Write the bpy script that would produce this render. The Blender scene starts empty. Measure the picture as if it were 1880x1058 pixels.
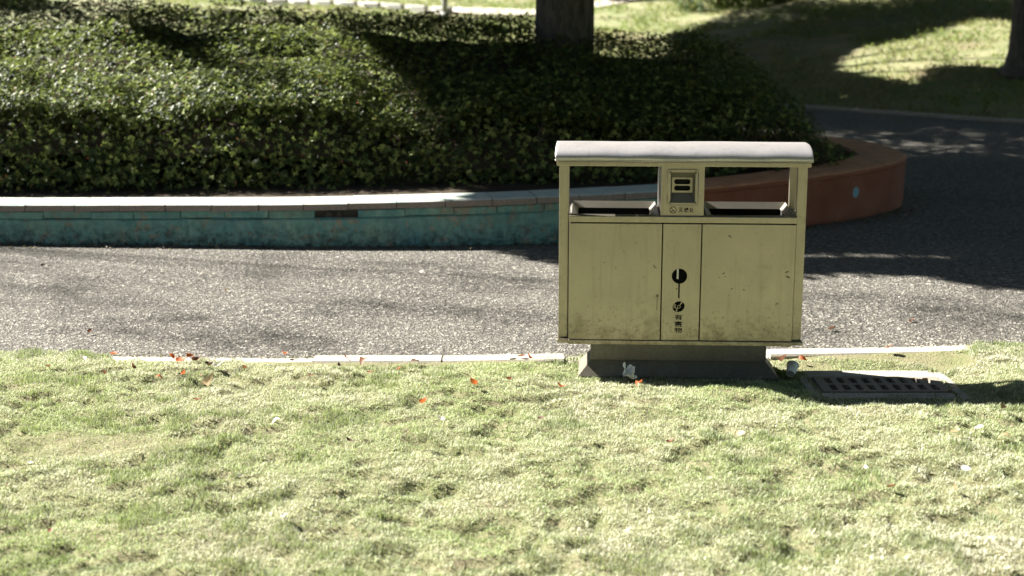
import bpy, bmesh, math, random
import numpy as np
from mathutils import Vector, Matrix

rnd = random.Random(7)
rng = np.random.default_rng(7)
sc = bpy.context.scene
col = sc.collection

# ---------------------------------------------------------------- camera
FPX, CAM_H, PITCH = 2585.0, 1.5, math.radians(11.714)
cam_d = bpy.data.cameras.new('camera')
cam = bpy.data.objects.new('camera', cam_d)
col.objects.link(cam)
cam.location = (0, 0, CAM_H)
cam.rotation_euler = (math.pi / 2 - PITCH, 0, 0)
cam_d.sensor_width = 36
cam_d.lens = FPX / 1880 * 36
cam_d.clip_start = 0.05
cam_d.clip_end = 2000
cam_d.dof.use_dof = True
cam_d.dof.focus_distance = 5.55
cam_d.dof.aperture_fstop = 2.8
sc.camera = cam

# ---------------------------------------------------------------- sky, sun, exposure
LIGHT = Vector((1.15, -0.50, -1.0))            # the way sunlight travels
TO_SUN = (-LIGHT).normalized()
world = bpy.data.worlds.new('World')
sc.world = world
world.use_nodes = True
wn = world.node_tree.nodes
wl = world.node_tree.links
sky = wn.new('ShaderNodeTexSky')
sky.sky_type = 'NISHITA'
sky.sun_disc = False
sky.sun_elevation = math.asin(TO_SUN.z)
sky.sun_rotation = math.atan2(TO_SUN.x, TO_SUN.y)
sky.altitude = 1200
sky.air_density = 0.42
sky.ozone_density = 0.3
sky.dust_density = 1.0
wl.new(sky.outputs[0], wn['Background'].inputs[0])
wn['Background'].inputs[1].default_value = 0.05
sun_d = bpy.data.lights.new('sun', 'SUN')
sun_d.energy = 5.0
sun_d.angle = math.radians(0.55)
sun_d.color = (1.0, 0.945, 0.87)
sun = bpy.data.objects.new('sun', sun_d)
col.objects.link(sun)
sun.rotation_euler = LIGHT.to_track_quat('-Z', 'Y').to_euler()
sc.view_settings.view_transform = 'Standard'
sc.view_settings.look = 'None'
sc.view_settings.gamma = 1.0
sc.view_settings.exposure = 2.28
sc.cycles.max_bounces = 8
sc.cycles.diffuse_bounces = 3
sc.cycles.glossy_bounces = 4
sc.cycles.transmission_bounces = 4

# ---------------------------------------------------------------- helpers
def tag(o, label=None, cat=None, group=None, kind=None):
    if label: o['label'] = label
    if cat: o['category'] = cat
    if group: o['group'] = group
    if kind: o['kind'] = kind
    return o

def empty(name, loc=(0, 0, 0), rz=0):
    o = bpy.data.objects.new(name, None)
    col.objects.link(o)
    o.location = loc
    o.rotation_euler = (0, 0, rz)
    o.empty_display_size = 0.1
    return o

def link_mesh(name, me, mat=None, parent=None, smooth=False):
    o = bpy.data.objects.new(name, me)
    col.objects.link(o)
    if mat: me.materials.append(mat)
    if parent: o.parent = parent
    if smooth:
        me.polygons.foreach_set('use_smooth', np.ones(len(me.polygons), bool))
    return o

def mesh(name, verts, faces, mat=None, parent=None, smooth=False):
    me = bpy.data.meshes.new(name)
    me.from_pydata([tuple(v) for v in verts], [], faces)
    me.update()
    return link_mesh(name, me, mat, parent, smooth)

def from_bm(name, bm, mat=None, parent=None, smooth=False):
    me = bpy.data.meshes.new(name)
    bm.to_mesh(me)
    bm.free()
    return link_mesh(name, me, mat, parent, smooth)

def box(name, lo, hi, mat, parent=None, bevel=0.0, seg=1):
    bm = bmesh.new()
    bmesh.ops.create_cube(bm, size=1)
    lo, hi = Vector(lo), Vector(hi)
    for v in bm.verts:
        v.co = Vector((lo[i] + (v.co[i] + 0.5) * (hi[i] - lo[i]) for i in range(3)))
    if bevel:
        bmesh.ops.bevel(bm, geom=bm.edges[:], offset=bevel, segments=seg, affect='EDGES', profile=0.6)
    return from_bm(name, bm, mat, parent)

def holed_plate(name, outer, holes, y0, thick, mat, parent, axis='y'):
    """A plate in XZ (axis y) or XY (axis z) with holes; y0 is the front / top level."""
    bm = bmesh.new()
    edges = []
    def co(p): return (p[0], y0, p[1]) if axis == 'y' else (p[0], p[1], y0)
    for loop in [outer] + holes:
        vs = [bm.verts.new(co(p)) for p in loop]
        edges += [bm.edges.new((vs[i], vs[(i + 1) % len(vs)])) for i in range(len(vs))]
    bmesh.ops.triangle_fill(bm, use_beauty=True, use_dissolve=False, edges=edges)
    r = bmesh.ops.extrude_face_region(bm, geom=bm.faces[:])
    off = Vector((0, thick, 0)) if axis == 'y' else Vector((0, 0, -thick))
    for g in r['geom']:
        if isinstance(g, bmesh.types.BMVert): g.co += off
    bmesh.ops.recalc_face_normals(bm, faces=bm.faces[:])
    return from_bm(name, bm, mat, parent)

def round_rect(x0, z0, x1, z1, r, n=5):
    pts = []
    for cx, cz, a0 in ((x1 - r, z1 - r, 0), (x0 + r, z1 - r, 90), (x0 + r, z0 + r, 180), (x1 - r, z0 + r, 270)):
        for k in range(n + 1):
            a = math.radians(a0 + 90 * k / n)
            pts.append((cx + r * math.cos(a), cz + r * math.sin(a)))
    return pts

def rect(x0, z0, x1, z1): return [(x0, z0), (x1, z0), (x1, z1), (x0, z1)]

def tube_data(pts, radii, n=8):
    V, F = [], []
    for i, p in enumerate(pts):
        p = Vector(p)
        a = Vector(pts[min(i + 1, len(pts) - 1)]) - Vector(pts[max(i - 1, 0)])
        q = a.to_track_quat('Z', 'Y')
        for k in range(n):
            t = 2 * math.pi * k / n
            V.append(p + q @ Vector((math.cos(t) * radii[i], math.sin(t) * radii[i], 0)))
    for i in range(len(pts) - 1):
        for k in range(n):
            F.append((i * n + k, i * n + (k + 1) % n, (i + 1) * n + (k + 1) % n, (i + 1) * n + k))
    F.append(tuple(range(n))[::-1])
    F.append(tuple((len(pts) - 1) * n + k for k in range(n)))
    return V, F

def tubes(name, list_of, mat, parent=None, n=6, smooth=True):
    V, F = [], []
    for pts, radii in list_of:
        v, f = tube_data(pts, radii, n)
        b = len(V)
        V += v
        F += [tuple(i + b for i in q) for q in f]
    return mesh(name, V, F, mat, parent, smooth)

def fast_mesh(name, verts, loops, sizes, mat, parent=None, colors=None, smooth=False):
    """numpy arrays straight into a mesh; colors is one RGB per vertex."""
    me = bpy.data.meshes.new(name)
    me.vertices.add(len(verts))
    me.vertices.foreach_set('co', np.asarray(verts, np.float32).ravel())
    me.loops.add(len(loops))
    me.loops.foreach_set('vertex_index', np.asarray(loops, np.int32))
    sizes = np.asarray(sizes, np.int32)
    me.polygons.add(len(sizes))
    me.polygons.foreach_set('loop_start', np.concatenate(([0], np.cumsum(sizes)[:-1])).astype(np.int32))
    me.polygons.foreach_set('loop_total', sizes)
    if colors is not None:
        at = me.attributes.new('tint', 'FLOAT_COLOR', 'POINT')
        at.data.foreach_set('color', np.concatenate((colors, np.ones((len(colors), 1))), 1).astype(np.float32).ravel())
    me.update(calc_edges=True)
    return link_mesh(name, me, mat, parent, smooth)

class Noise2:
    """smooth value noise on the plane"""
    def __init__(self, seed):
        self.t = np.random.default_rng(seed).random((256, 256))
    def __call__(self, x, y, scale):
        x = np.asarray(x, float) / scale + 1000.3
        y = np.asarray(y, float) / scale + 1000.7
        xi, yi = np.floor(x).astype(int), np.floor(y).astype(int)
        fx, fy = x - xi, y - yi
        fx, fy = fx * fx * (3 - 2 * fx), fy * fy * (3 - 2 * fy)
        t = self.t
        a = t[xi % 256, yi % 256]; b = t[(xi + 1) % 256, yi % 256]
        c = t[xi % 256, (yi + 1) % 256]; d = t[(xi + 1) % 256, (yi + 1) % 256]
        return (a * (1 - fx) + b * fx) * (1 - fy) + (c * (1 - fx) + d * fx) * fy
N1, N2, N3, N4 = Noise2(1), Noise2(2), Noise2(3), Noise2(4)

# ---------------------------------------------------------------- materials
class Mat:
    def __init__(self, name, rough=0.8, metal=0.0, spec=0.5):
        self.m = bpy.data.materials.new(name)
        self.m.use_nodes = True
        self.nt = self.m.node_tree
        self.b = self.nt.nodes['Principled BSDF']
        self.out = self.nt.nodes['Material Output']
        self.b.inputs['Roughness'].default_value = rough
        self.b.inputs['Metallic'].default_value = metal
        self.b.inputs['Specular IOR Level'].default_value = spec
        self.tc = None
    def n(self, t, **kw):
        nd = self.nt.nodes.new(t)
        for k, v in kw.items():
            if k.startswith('i_'): nd.inputs[k[2:].replace('_', ' ')].default_value = v
            else: setattr(nd, k, v)
        return nd
    def l(self, a, b): self.nt.links.new(a, b)
    def coord(self, scale=None, which='Object'):
        if not self.tc: self.tc = self.n('ShaderNodeTexCoord')
        o = self.tc.outputs[which]
        if scale is None: return o
        mp = self.n('ShaderNodeMapping')
        mp.inputs['Scale'].default_value = scale
        self.l(o, mp.inputs[0])
        return mp.outputs[0]
    def noise(self, scale, detail=4, rough=0.6, vec=None, dist=0.0):
        nd = self.n('ShaderNodeTexNoise', i_Scale=scale, i_Detail=detail, i_Roughness=rough, i_Distortion=dist)
        self.l(vec if vec is not None else self.coord(), nd.inputs['Vector'])
        return nd.outputs[0]
    def voronoi(self, scale, feature='F1', out=0, vec=None):
        nd = self.n('ShaderNodeTexVoronoi', feature=feature, i_Scale=scale)
        self.l(vec if vec is not None else self.coord(), nd.inputs['Vector'])
        return nd.outputs[out]
    def ramp(self, fac, stops):
        nd = self.n('ShaderNodeValToRGB')
        cr = nd.color_ramp
        while len(cr.elements) < len(stops): cr.elements.new(0.5)
        for e, (p, c) in zip(cr.elements, stops):
            e.position = p
            e.color = (c, c, c, 1) if isinstance(c, (int, float)) else (*c, 1)
        self.l(fac, nd.inputs[0])
        return nd.outputs[0]
    def mix(self, fac, a, b, mode='MIX'):
        nd = self.n('ShaderNodeMix', data_type='RGBA', blend_type=mode)
        for s, v in ((0, fac), (6, a), (7, b)):
            if hasattr(v, 'links'): self.l(v, nd.inputs[s])
            elif isinstance(v, (int, float)): nd.inputs[s].default_value = v if s == 0 else (v, v, v, 1)
            else: nd.inputs[s].default_value = (*v, 1)
        return nd.outputs[2]
    def math(self, op, a, b=0.5):
        nd = self.n('ShaderNodeMath', operation=op)
        for i, v in enumerate((a, b)):
            if hasattr(v, 'links'): self.l(v, nd.inputs[i])
            else: nd.inputs[i].default_value = v
        return nd.outputs[0]
    def base(self, v):
        if hasattr(v, 'links'): self.l(v, self.b.inputs['Base Color'])
        else: self.b.inputs['Base Color'].default_value = (*v, 1)
        return self
    def rough(self, v): self.l(v, self.b.inputs['Roughness']); return self
    def bump(self, h, strength=0.5, dist=0.01):
        nd = self.n('ShaderNodeBump', i_Strength=strength, i_Distance=dist)
        self.l(h, nd.inputs['Height'])
        self.l(nd.outputs[0], self.b.inputs['Normal'])
        return self
    def translucent(self, color, fac):
        t = self.n('ShaderNodeBsdfTranslucent')
        if hasattr(color, 'links'): self.l(color, t.inputs[0])
        else: t.inputs[0].default_value = (*color, 1)
        mx = self.n('ShaderNodeMixShader')
        mx.inputs[0].default_value = fac
        self.l(self.b.outputs[0], mx.inputs[1])
        self.l(t.outputs[0], mx.inputs[2])
        self.l(mx.outputs[0], self.out.inputs[0])
        return self
    def attr(self, name='tint'):
        return self.n('ShaderNodeAttribute', attribute_name=name).outputs[0]

def plain(name, c, rough=0.7, metal=0.0, var=0.12, scale=30):
    m = Mat(name, rough, metal)
    lo = tuple(x * (1 - var) for x in c); hi = tuple(min(1, x * (1 + var)) for x in c)
    m.base(m.mix(m.noise(scale), lo, hi))
    return m.m

def make_steel(name, c, rough, dirt=0.5, metal=0.92):
    m = Mat(name, rough, 1.0)
    brush = m.noise(1.0, 3, 0.6, m.coord((900, 900, 12)))
    smudge = m.ramp(m.noise(7, 6, 0.6, dist=0.4), [(0.3, 0.0), (0.8, 1.0)])
    spots = m.ramp(m.noise(60, 3, 0.6), [(0.66, 0.0), (0.74, 1.0)])
    c2 = tuple(x * 0.90 for x in c)
    cc = m.mix(smudge, c, c2)
    cc = m.mix(m.math('MULTIPLY', spots, 0.45 * dirt), cc, (0.16, 0.14, 0.10))
    cc = m.mix(m.math('MULTIPLY', brush, 0.10), cc, tuple(x * 1.15 for x in c))
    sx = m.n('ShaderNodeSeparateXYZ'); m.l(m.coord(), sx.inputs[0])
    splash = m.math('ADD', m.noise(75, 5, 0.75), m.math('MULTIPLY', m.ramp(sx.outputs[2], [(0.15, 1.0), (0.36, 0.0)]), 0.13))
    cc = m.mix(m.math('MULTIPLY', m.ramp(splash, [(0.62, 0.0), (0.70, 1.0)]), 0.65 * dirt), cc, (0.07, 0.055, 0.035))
    grime_shade = m.math('ADD', m.noise(11, 7, 0.7), m.math('MULTIPLY', m.ramp(sx.outputs[2], [(0.15, 1.0), (0.30, 0.0)]), 0.24))  # grime, plus darker lower part painting in shade reflected from the ground
    cc = m.mix(m.math('MULTIPLY', m.ramp(grime_shade, [(0.58, 0.0), (0.82, 1.0)]), 0.8 * dirt), cc, (0.09, 0.07, 0.045))
    runs = m.ramp(m.noise(1.0, 4, 0.7, m.coord((42, 42, 2.2))), [(0.52, 0.0), (0.75, 1.0)])
    cc = m.mix(m.math('MULTIPLY', runs, 0.75 * dirt), cc, tuple(x * 0.55 for x in c))
    rust_glow = m.ramp(m.noise(5.5, 6, 0.7), [(0.66, 0.0), (0.78, 1.0)])  # rust-toned patches, painting in a warm orange reflection
    cc = m.mix(m.math('MULTIPLY', rust_glow, 0.5 * dirt), cc, (0.22, 0.12, 0.04))
    m.base(cc)
    r = m.math('ADD', m.math('MULTIPLY', smudge, 0.08), rough)
    m.rough(m.math('ADD', r, m.math('MULTIPLY', spots, 0.25)))
    m.b.inputs['Metallic'].default_value = metal
    m.bump(m.math('ADD', brush, m.math('MULTIPLY', m.noise(3.0, 2, 0.5), 3.0)), 0.05, 0.002)
    return m.m
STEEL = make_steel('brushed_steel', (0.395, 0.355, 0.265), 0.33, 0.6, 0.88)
STEEL_TOP = make_steel('dusty_steel_roof', (0.50, 0.48, 0.465), 0.42, 0.6, 0.68)
STEEL_BASE = make_steel('grey_plinth_steel', (0.185, 0.175, 0.14), 0.5, 0.45, 0.35)
STEEL_BRIGHT = make_steel('bright_steel', (0.46, 0.44, 0.39), 0.34, 0.4)
BLACK = plain('black_print', (0.004, 0.004, 0.004), 0.95)
BLACK.node_tree.nodes['Principled BSDF'].inputs['Specular IOR Level'].default_value = 0.1
WHITE_PRINT = plain('white_print', (0.62, 0.60, 0.54), 0.5)
DARK = plain('black_plastic', (0.006, 0.006, 0.006), 0.9)
STAIN = plain('dried_drip', (0.14, 0.12, 0.08), 0.7)

def make_asphalt():
    m = Mat('worn_asphalt', 0.88, spec=0.3)
    cell = m.voronoi(52, out=1)
    edge = m.voronoi(52, 'DISTANCE_TO_EDGE')
    fine = m.noise(190, 3, 0.7)
    big = m.noise(1.1, 5, 0.6)
    sep = m.n('ShaderNodeSeparateColor'); m.l(cell, sep.inputs[0])
    stone = m.ramp(sep.outputs[0], [(0.0, (0.22, 0.21, 0.18)), (0.3, (0.36, 0.345, 0.295)), (0.8, (0.53, 0.50, 0.425)), (1.0, (0.64, 0.605, 0.52))])
    stone = m.mix(m.math('MULTIPLY', fine, 0.5), stone, (0.20, 0.195, 0.17))
    bit = m.ramp(edge, [(0.03, 1.0), (0.14, 0.0)])
    holes = m.ramp(m.noise(30, 4, 0.7), [(0.42, 1.0), (0.54, 0.0)])
    bitm = m.math('MAXIMUM', m.math('MULTIPLY', bit, 0.9), m.math('MULTIPLY', holes, 0.85))
    c = m.mix(bitm, stone, (0.045, 0.043, 0.038))
    c = m.mix(m.ramp(big, [(0.3, 0.0), (0.75, 0.35)]), c, (0.38, 0.36, 0.31))
    c = m.mix(m.ramp(m.noise(16, 5, 0.7), [(0.5, 0.0), (0.66, 0.5)]), c, (0.10, 0.096, 0.085))
    c = m.mix(m.ramp(m.noise(2.6, 6, 0.7, dist=0.8), [(0.6, 0.0), (0.7, 0.45)]), c, (0.14, 0.13, 0.115))
    m.base(c)
    h = m.math('ADD', m.math('MULTIPLY', m.ramp(edge, [(0.0, 0.0), (0.3, 1.0)]), 0.6), m.math('MULTIPLY', sep.outputs[1], 0.5))
    h = m.math('ADD', h, m.math('MULTIPLY', holes, -1.4))
    h = m.math('ADD', h, m.math('MULTIPLY', fine, 0.4))
    m.bump(h, 1.0, 0.02)
    return m.m
ASPHALT = make_asphalt()

def make_concrete(name, c, dark, scale=14, b=0.4):
    m = Mat(name, 0.9, spec=0.3)
    k = m.ramp(m.noise(scale, 8, 0.7), [(0.3, 0.0), (0.7, 1.0)])
    s = m.ramp(m.noise(120, 3, 0.6), [(0.58, 0.0), (0.68, 1.0)])
    cc = m.mix(k, c, tuple(x * 0.72 for x in c))
    m.base(m.mix(m.math('MULTIPLY', s, 0.55), cc, dark))
    m.bump(m.noise(90, 5, 0.7), b, 0.006)
    return m.m
KERB = make_concrete('pale_concrete_kerb', (0.40, 0.37, 0.305), (0.12, 0.11, 0.09))
DRAIN_CONC = make_concrete('old_concrete', (0.40, 0.375, 0.32), (0.08, 0.075, 0.06))
WHITE_STONE = make_concrete('whitewashed_stone', (0.5, 0.49, 0.45), (0.3, 0.28, 0.25))
PALE_PATH = make_concrete('pale_path_paving', (0.50, 0.46, 0.40), (0.25, 0.22, 0.18), 3)
RUST_IRON = make_concrete('rusty_cast_iron', (0.27, 0.235, 0.19), (0.05, 0.035, 0.025), 30, 0.6)

def make_coping():
    m = Mat('coping_stone', 0.85, spec=0.35)
    geo = m.n('ShaderNodeNewGeometry')
    sx = m.n('ShaderNodeSeparateXYZ'); m.l(geo.outputs['True Normal'], sx.inputs[0])
    top = m.ramp(sx.outputs[2], [(0.4, 0.0), (0.7, 1.0)])
    speck = m.noise(260, 3, 0.8)
    grain = m.ramp(speck, [(0.38, (0.10, 0.085, 0.07)), (0.55, (0.33, 0.27, 0.22)), (0.7, (0.47, 0.40, 0.34))])
    paint = m.mix(m.ramp(m.noise(7, 6, 0.7), [(0.35, 0.0), (0.65, 1.0)]), (0.33, 0.45, 0.40), (0.56, 0.55, 0.48))
    paint = m.mix(m.ramp(m.noise(70, 4, 0.7), [(0.6, 0.0), (0.72, 0.6)]), paint, (0.16, 0.19, 0.17))
    m.base(m.mix(top, grain, paint))
    m.bump(m.noise(110, 5, 0.7), 0.35, 0.005)
    return m.m
COPING = make_coping()

def make_teal():
    m = Mat('flaking_teal_paint', 0.75, spec=0.35)
    base = m.mix(m.ramp(m.noise(5, 6, 0.65), [(0.3, 0.0), (0.7, 1.0)]), (0.10, 0.29, 0.26), (0.25, 0.40, 0.31))
    base = m.mix(m.ramp(m.noise(2.2, 4, 0.6), [(0.45, 0.0), (0.75, 0.8)]), base, (0.07, 0.24, 0.28))
    streak = m.ramp(m.noise(1.0, 5, 0.7, m.coord((26, 26, 4))), [(0.5, 0.0), (0.72, 0.55)])
    base = m.mix(streak, base, (0.34, 0.47, 0.38))
    bare = m.ramp(m.noise(9, 8, 0.72, dist=0.5), [(0.54, 0.0), (0.60, 1.0)])
    base = m.mix(m.math('MULTIPLY', bare, 0.75), base, (0.36, 0.28, 0.19))
    sx = m.n('ShaderNodeSeparateXYZ'); m.l(m.coord(), sx.inputs[0])
    low = m.ramp(sx.outputs[2], [(0.0, 1.0), (0.14, 0.3)])
    mould = m.math('MULTIPLY', m.ramp(m.noise(24, 8, 0.75), [(0.42, 0.0), (0.6, 1.0)]), low)
    base = m.mix(m.math('MULTIPLY', mould, 1.0), base, (0.035, 0.045, 0.035))
    m.base(base)
    m.bump(m.math('ADD', m.noise(40, 6, 0.7), m.math('MULTIPLY', bare, -0.7)), 0.5, 0.006)
    return m.m
TEAL = make_teal()

def make_orange():
    m = Mat('scuffed_orange_paint', 0.8, spec=0.35)
    base = m.mix(m.ramp(m.noise(4, 6, 0.65), [(0.3, 0.0), (0.7, 1.0)]), (0.22, 0.068, 0.030), (0.32, 0.12, 0.06))
    base = m.mix(m.ramp(m.noise(13, 7, 0.7), [(0.52, 0.0), (0.68, 0.75)]), base, (0.22, 0.085, 0.05))
    chip = m.ramp(m.noise(21, 3, 0.55), [(0.725, 0.0), (0.74, 1.0)])
    base = m.mix(chip, base, (0.50, 0.48, 0.42))
    # the one round spot where the old blue coat shows through
    vd = m.n('ShaderNodeVectorMath', operation='DISTANCE')
    wob = m.n('ShaderNodeVectorMath', operation='MULTIPLY_ADD')
    nz = m.n('ShaderNodeTexNoise', i_Scale=22.0); m.l(m.coord(), nz.inputs[0])
    m.l(nz.outputs[1], wob.inputs[0]); wob.inputs[1].default_value = (0.03, 0.03, 0.03); m.l(m.coord(), wob.inputs[2])
    m.l(wob.outputs[0], vd.inputs[0]); vd.inputs[1].default_value = (2.375, 9.565, 0.200)
    spot = m.ramp(vd.outputs[1], [(0.034, 1.0), (0.040, 0.0)])
    base = m.mix(spot, base, (0.24, 0.42, 0.46))
    blue = m.ramp(m.noise(8, 4, 0.6, m.coord((1, 1, 1.3))), [(0.70, 0.0), (0.74, 0.7)])
    base = m.mix(blue, base, (0.14, 0.24, 0.28))
    geo = m.n('ShaderNodeNewGeometry')
    sz = m.n('ShaderNodeSeparateXYZ'); m.l(geo.outputs['True Normal'], sz.inputs[0])
    dust_light = m.math('MULTIPLY', m.ramp(sz.outputs[2], [(0.5, 0.0), (0.85, 1.0)]), m.ramp(m.noise(9, 6, 0.7), [(0.3, 0.35), (0.6, 0.9)]))  # dust on top, also painting in how sky light brightens upward faces
    base = m.mix(dust_light, base, (0.58, 0.29, 0.15))
    m.base(base)
    m.bump(m.noise(45, 6, 0.7), 0.4, 0.006)
    return m.m
ORANGE = make_orange()
MORTAR = plain('dark_mortar', (0.055, 0.052, 0.043), 0.95, var=0.4, scale=40)

def make_soil(name, a, b):
    m = Mat(name, 0.95, spec=0.2)
    m.base(m.mix(m.noise(18, 8, 0.75), a, b))
    m.bump(m.noise(30, 8, 0.75), 0.9, 0.03)
    return m.m
SOIL = make_soil('planter_soil', (0.03, 0.024, 0.016), (0.085, 0.065, 0.042))

def make_lawn(name, fine):
    m = Mat(name, 0.95, spec=0.15)
    k = m.ramp(m.noise(1.6 if not fine else 5, 6, 0.7), [(0.35, 0.0), (0.65, 1.0)])
    f = m.noise(70 if fine else 38, 4, 0.75)
    c = m.mix(k, (0.25, 0.22, 0.14), (0.17, 0.18, 0.085)) if fine else m.mix(k, (0.30, 0.275, 0.175), (0.16, 0.195, 0.08))
    bare = m.ramp(m.noise(0.9, 5, 0.65), [(0.55, 0.0), (0.68, 1.0)])
    if not fine: c = m.mix(bare, c, (0.26, 0.20, 0.125))
    c = m.mix(m.ramp(f, [(0.35, 0.6), (0.6, 0.0)]), c, (0.12, 0.14, 0.06))
    m.base(c)
    m.bump(f, 0.7, 0.03)
    return m.m
LAWN_NEAR = make_lawn('thatch_under_grass', True)
LAWN_FAR = make_lawn('sparse_park_lawn', False)

def make_leafy(name, rough, fac, spec=0.5):
    m = Mat(name, rough, spec=spec)
    a = m.attr()
    m.base(a)
    tc = m.mix(0.55, a, (0.40, 0.50, 0.12))
    m.translucent(tc, fac)
    return m.m
GRASS = make_leafy('grass_blades', 0.7, 0.30, 0.2)
HEDGE_LEAF = make_leafy('glossy_hedge_leaves', 0.5, 0.26, 0.2)
TREE_LEAF = make_leafy('tree_leaves', 0.5, 0.12)

def make_bark(name, a, b):
    m = Mat(name, 0.9, spec=0.2)
    v = m.noise(1.0, 8, 0.75, m.coord((20, 20, 5)), 0.5)
    m.base(m.mix(m.ramp(v, [(0.35, 0.0), (0.65, 1.0)]), a, b))
    m.bump(m.math('ADD', v, m.math('MULTIPLY', m.noise(1.0, 3, 0.6, m.coord((8, 8, 30))), 0.6)), 0.9, 0.02)
    return m.m
BARK = make_bark('grey_brown_bark', (0.05, 0.044, 0.036), (0.15, 0.135, 0.11))
STEM = make_bark('thin_brown_stems', (0.06, 0.045, 0.03), (0.13, 0.10, 0.07))
POST_GREY = plain('grey_painted_post', (0.27, 0.27, 0.25), 0.6)

# ---------------------------------------------------------------- ground plan (metres, camera over the origin)
KERB_PTS = np.array([(-60, 14.0), (-20, 9.2), (-6, 6.45), (-3.4, 5.90), (-2.1, 5.755), (-.94, 5.72), (.14, 5.745), (1.3, 5.85), (2.3, 5.965), (3.5, 6.2), (6, 7.0), (20, 13.5), (60, 36)])
FAR_PTS = np.array([(-60, 24.), (-12, 23.5), (-3, 22.5), (1, 21.5), (4.22, 19.2), (6.13, 16.9), (9, 15.2), (20, 15.5), (60, 38)])
def smooth_curve(pts):
    xs = np.linspace(-60, 60, 2401)
    y = np.interp(xs, pts[:, 0], pts[:, 1])
    for _ in range(3):
        k = np.ones(17) / 17
        y = np.convolve(np.pad(y, 8, 'edge'), k, 'valid')
    return lambda x: np.interp(x, xs, y)
kerb_y = smooth_curve(KERB_PTS)          # road-side edge of the lawn kerb
far_y = smooth_curve(FAR_PTS)            # edge of the far lawn
KW = 0.105

def slope_z(x, y):
    return 0.105 * np.maximum(0, np.asarray(y) - far_y(x))

def sheet(name, X, Y, Z, mat, keep=None, smooth=True):
    """grid mesh from 2-D arrays"""
    nr, nc = X.shape
    V = np.stack((X, Y, Z), -1).reshape(-1, 3)
    i = np.arange(nr * nc).reshape(nr, nc)
    q = np.stack((i[:-1, :-1], i[:-1, 1:], i[1:, 1:], i[1:, :-1]), -1).reshape(-1, 4)
    if keep is not None:
        c = V[q].mean(1)
        q = q[keep(c[:, 0], c[:, 1])]
    return fast_mesh(name, V, q.ravel(), np.full(len(q), 4), mat, smooth=smooth)

g = 900
tag(mesh('ground', [(-g, -g, -.6), (g, -g, -.6), (g, g, -.6), (-g, g, -.6)], [(0, 1, 2, 3)], SOIL), kind='structure')

PIT = (1.225, 5.265, 1.685, 5.455)       # the drain opening
def in_pit(x, y): return (x > PIT[0]) & (x < PIT[2]) & (y > PIT[1]) & (y < PIT[3])

# road
xs = np.unique(np.concatenate((np.linspace(-60, -8, 40), np.linspace(-8, 8, 161), np.linspace(8, 60, 40))))
t = np.linspace(0, 1, 30)[:, None]
XX = np.repeat(xs[None], 30, 0)
YY = (kerb_y(xs) - 0.03)[None] * (1 - t) + (far_y(xs) + 0.05)[None] * t
tag(sheet('road', XX, YY, np.zeros_like(XX), ASPHALT), kind='structure')

# near lawn: hummocky sheet
def hollow(x, y):
    h = 0.42 * N4(x, y * 1.1, 0.20) + 0.58 * N1(x + 7.3, y * 1.3, 0.060)
    return np.clip((h - 0.565) / 0.11, 0, 1)
def lawn_z(x, y):
    x = np.asarray(x, float); y = np.asarray(y, float)
    z = 0.022 * N1(x, y * 1.15, 0.42) + 0.020 * N2(x, y * 1.2, 0.17) + 0.014 * N3(x, y, 0.048) - 0.020 * hollow(x, y) + 0.016
    edge = np.clip((kerb_y(x) - KW - y) / 0.25, 0, 1)
    pad = np.maximum(np.abs(x - 0.668) - 0.42, np.abs(y - 5.54) - 0.15)
    pad2 = np.maximum(np.abs(x - 1.455) - 0.27, np.maximum(y - 5.36 - 0.21, 5.36 - y - 0.26))
    dip = np.clip(1 - pad2 / 0.24, 0, 1)
    fl = np.clip(np.minimum(pad, pad2) / 0.22, 0, 1)
    return -0.016 * dip * dip * (3 - 2 * dip) + 0.005 + 0.009 * fl - 0.021 * fl * edge + z * (0.12 + 0.88 * edge) * (0.10 + 0.90 * fl)
lx = np.unique(np.concatenate((np.arange(-3.2, 3.2, 0.025), [PIT[0], PIT[2]])))
ly = np.unique(np.concatenate((np.arange(2.4, PIT[1], 0.025), np.linspace(PIT[1], PIT[3], 8))))
YR = list(ly) + [None] * 16
LX = np.repeat(lx[None], len(ly) + 16, 0)
LY = np.zeros_like(LX)
LY[:len(ly)] = ly[:, None]
for k in range(16):
    LY[len(ly) + k] = PIT[3] + (kerb_y(lx) - KW + 0.01 - PIT[3]) * (k + 1) / 16
tag(sheet('lawn', LX, LY, lawn_z(LX, LY), LAWN_NEAR, keep=lambda x, y: ~in_pit(x, y)), kind='structure')
# wider lawn round it, at the same level, behind and beside the camera
bx = np.unique(np.concatenate((np.linspace(-60, -3.2, 30), np.linspace(-3.2, 3.2, 12), np.linspace(3.2, 60, 30))))
bt = np.linspace(0, 1, 60)[:, None]
BX = np.repeat(bx[None], 60, 0)
BY = -45 + (kerb_y(bx) - KW + 45)[None] * bt
tag(sheet('wide_lawn', BX, BY, np.full_like(BX, 0.004), LAWN_NEAR, keep=lambda x, y: ~((np.abs(x) < 3.2) & (y > 2.2))), kind='structure')
m_ = np.abs(bx) <= 3.21
tag(sheet('lawn_margin', np.repeat(bx[m_][None], 2, 0), np.repeat(np.array([[1.3], [2.4]]), m_.sum(), 1), np.full((2, m_.sum()), 0.002), LAWN_NEAR), kind='structure')

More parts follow.
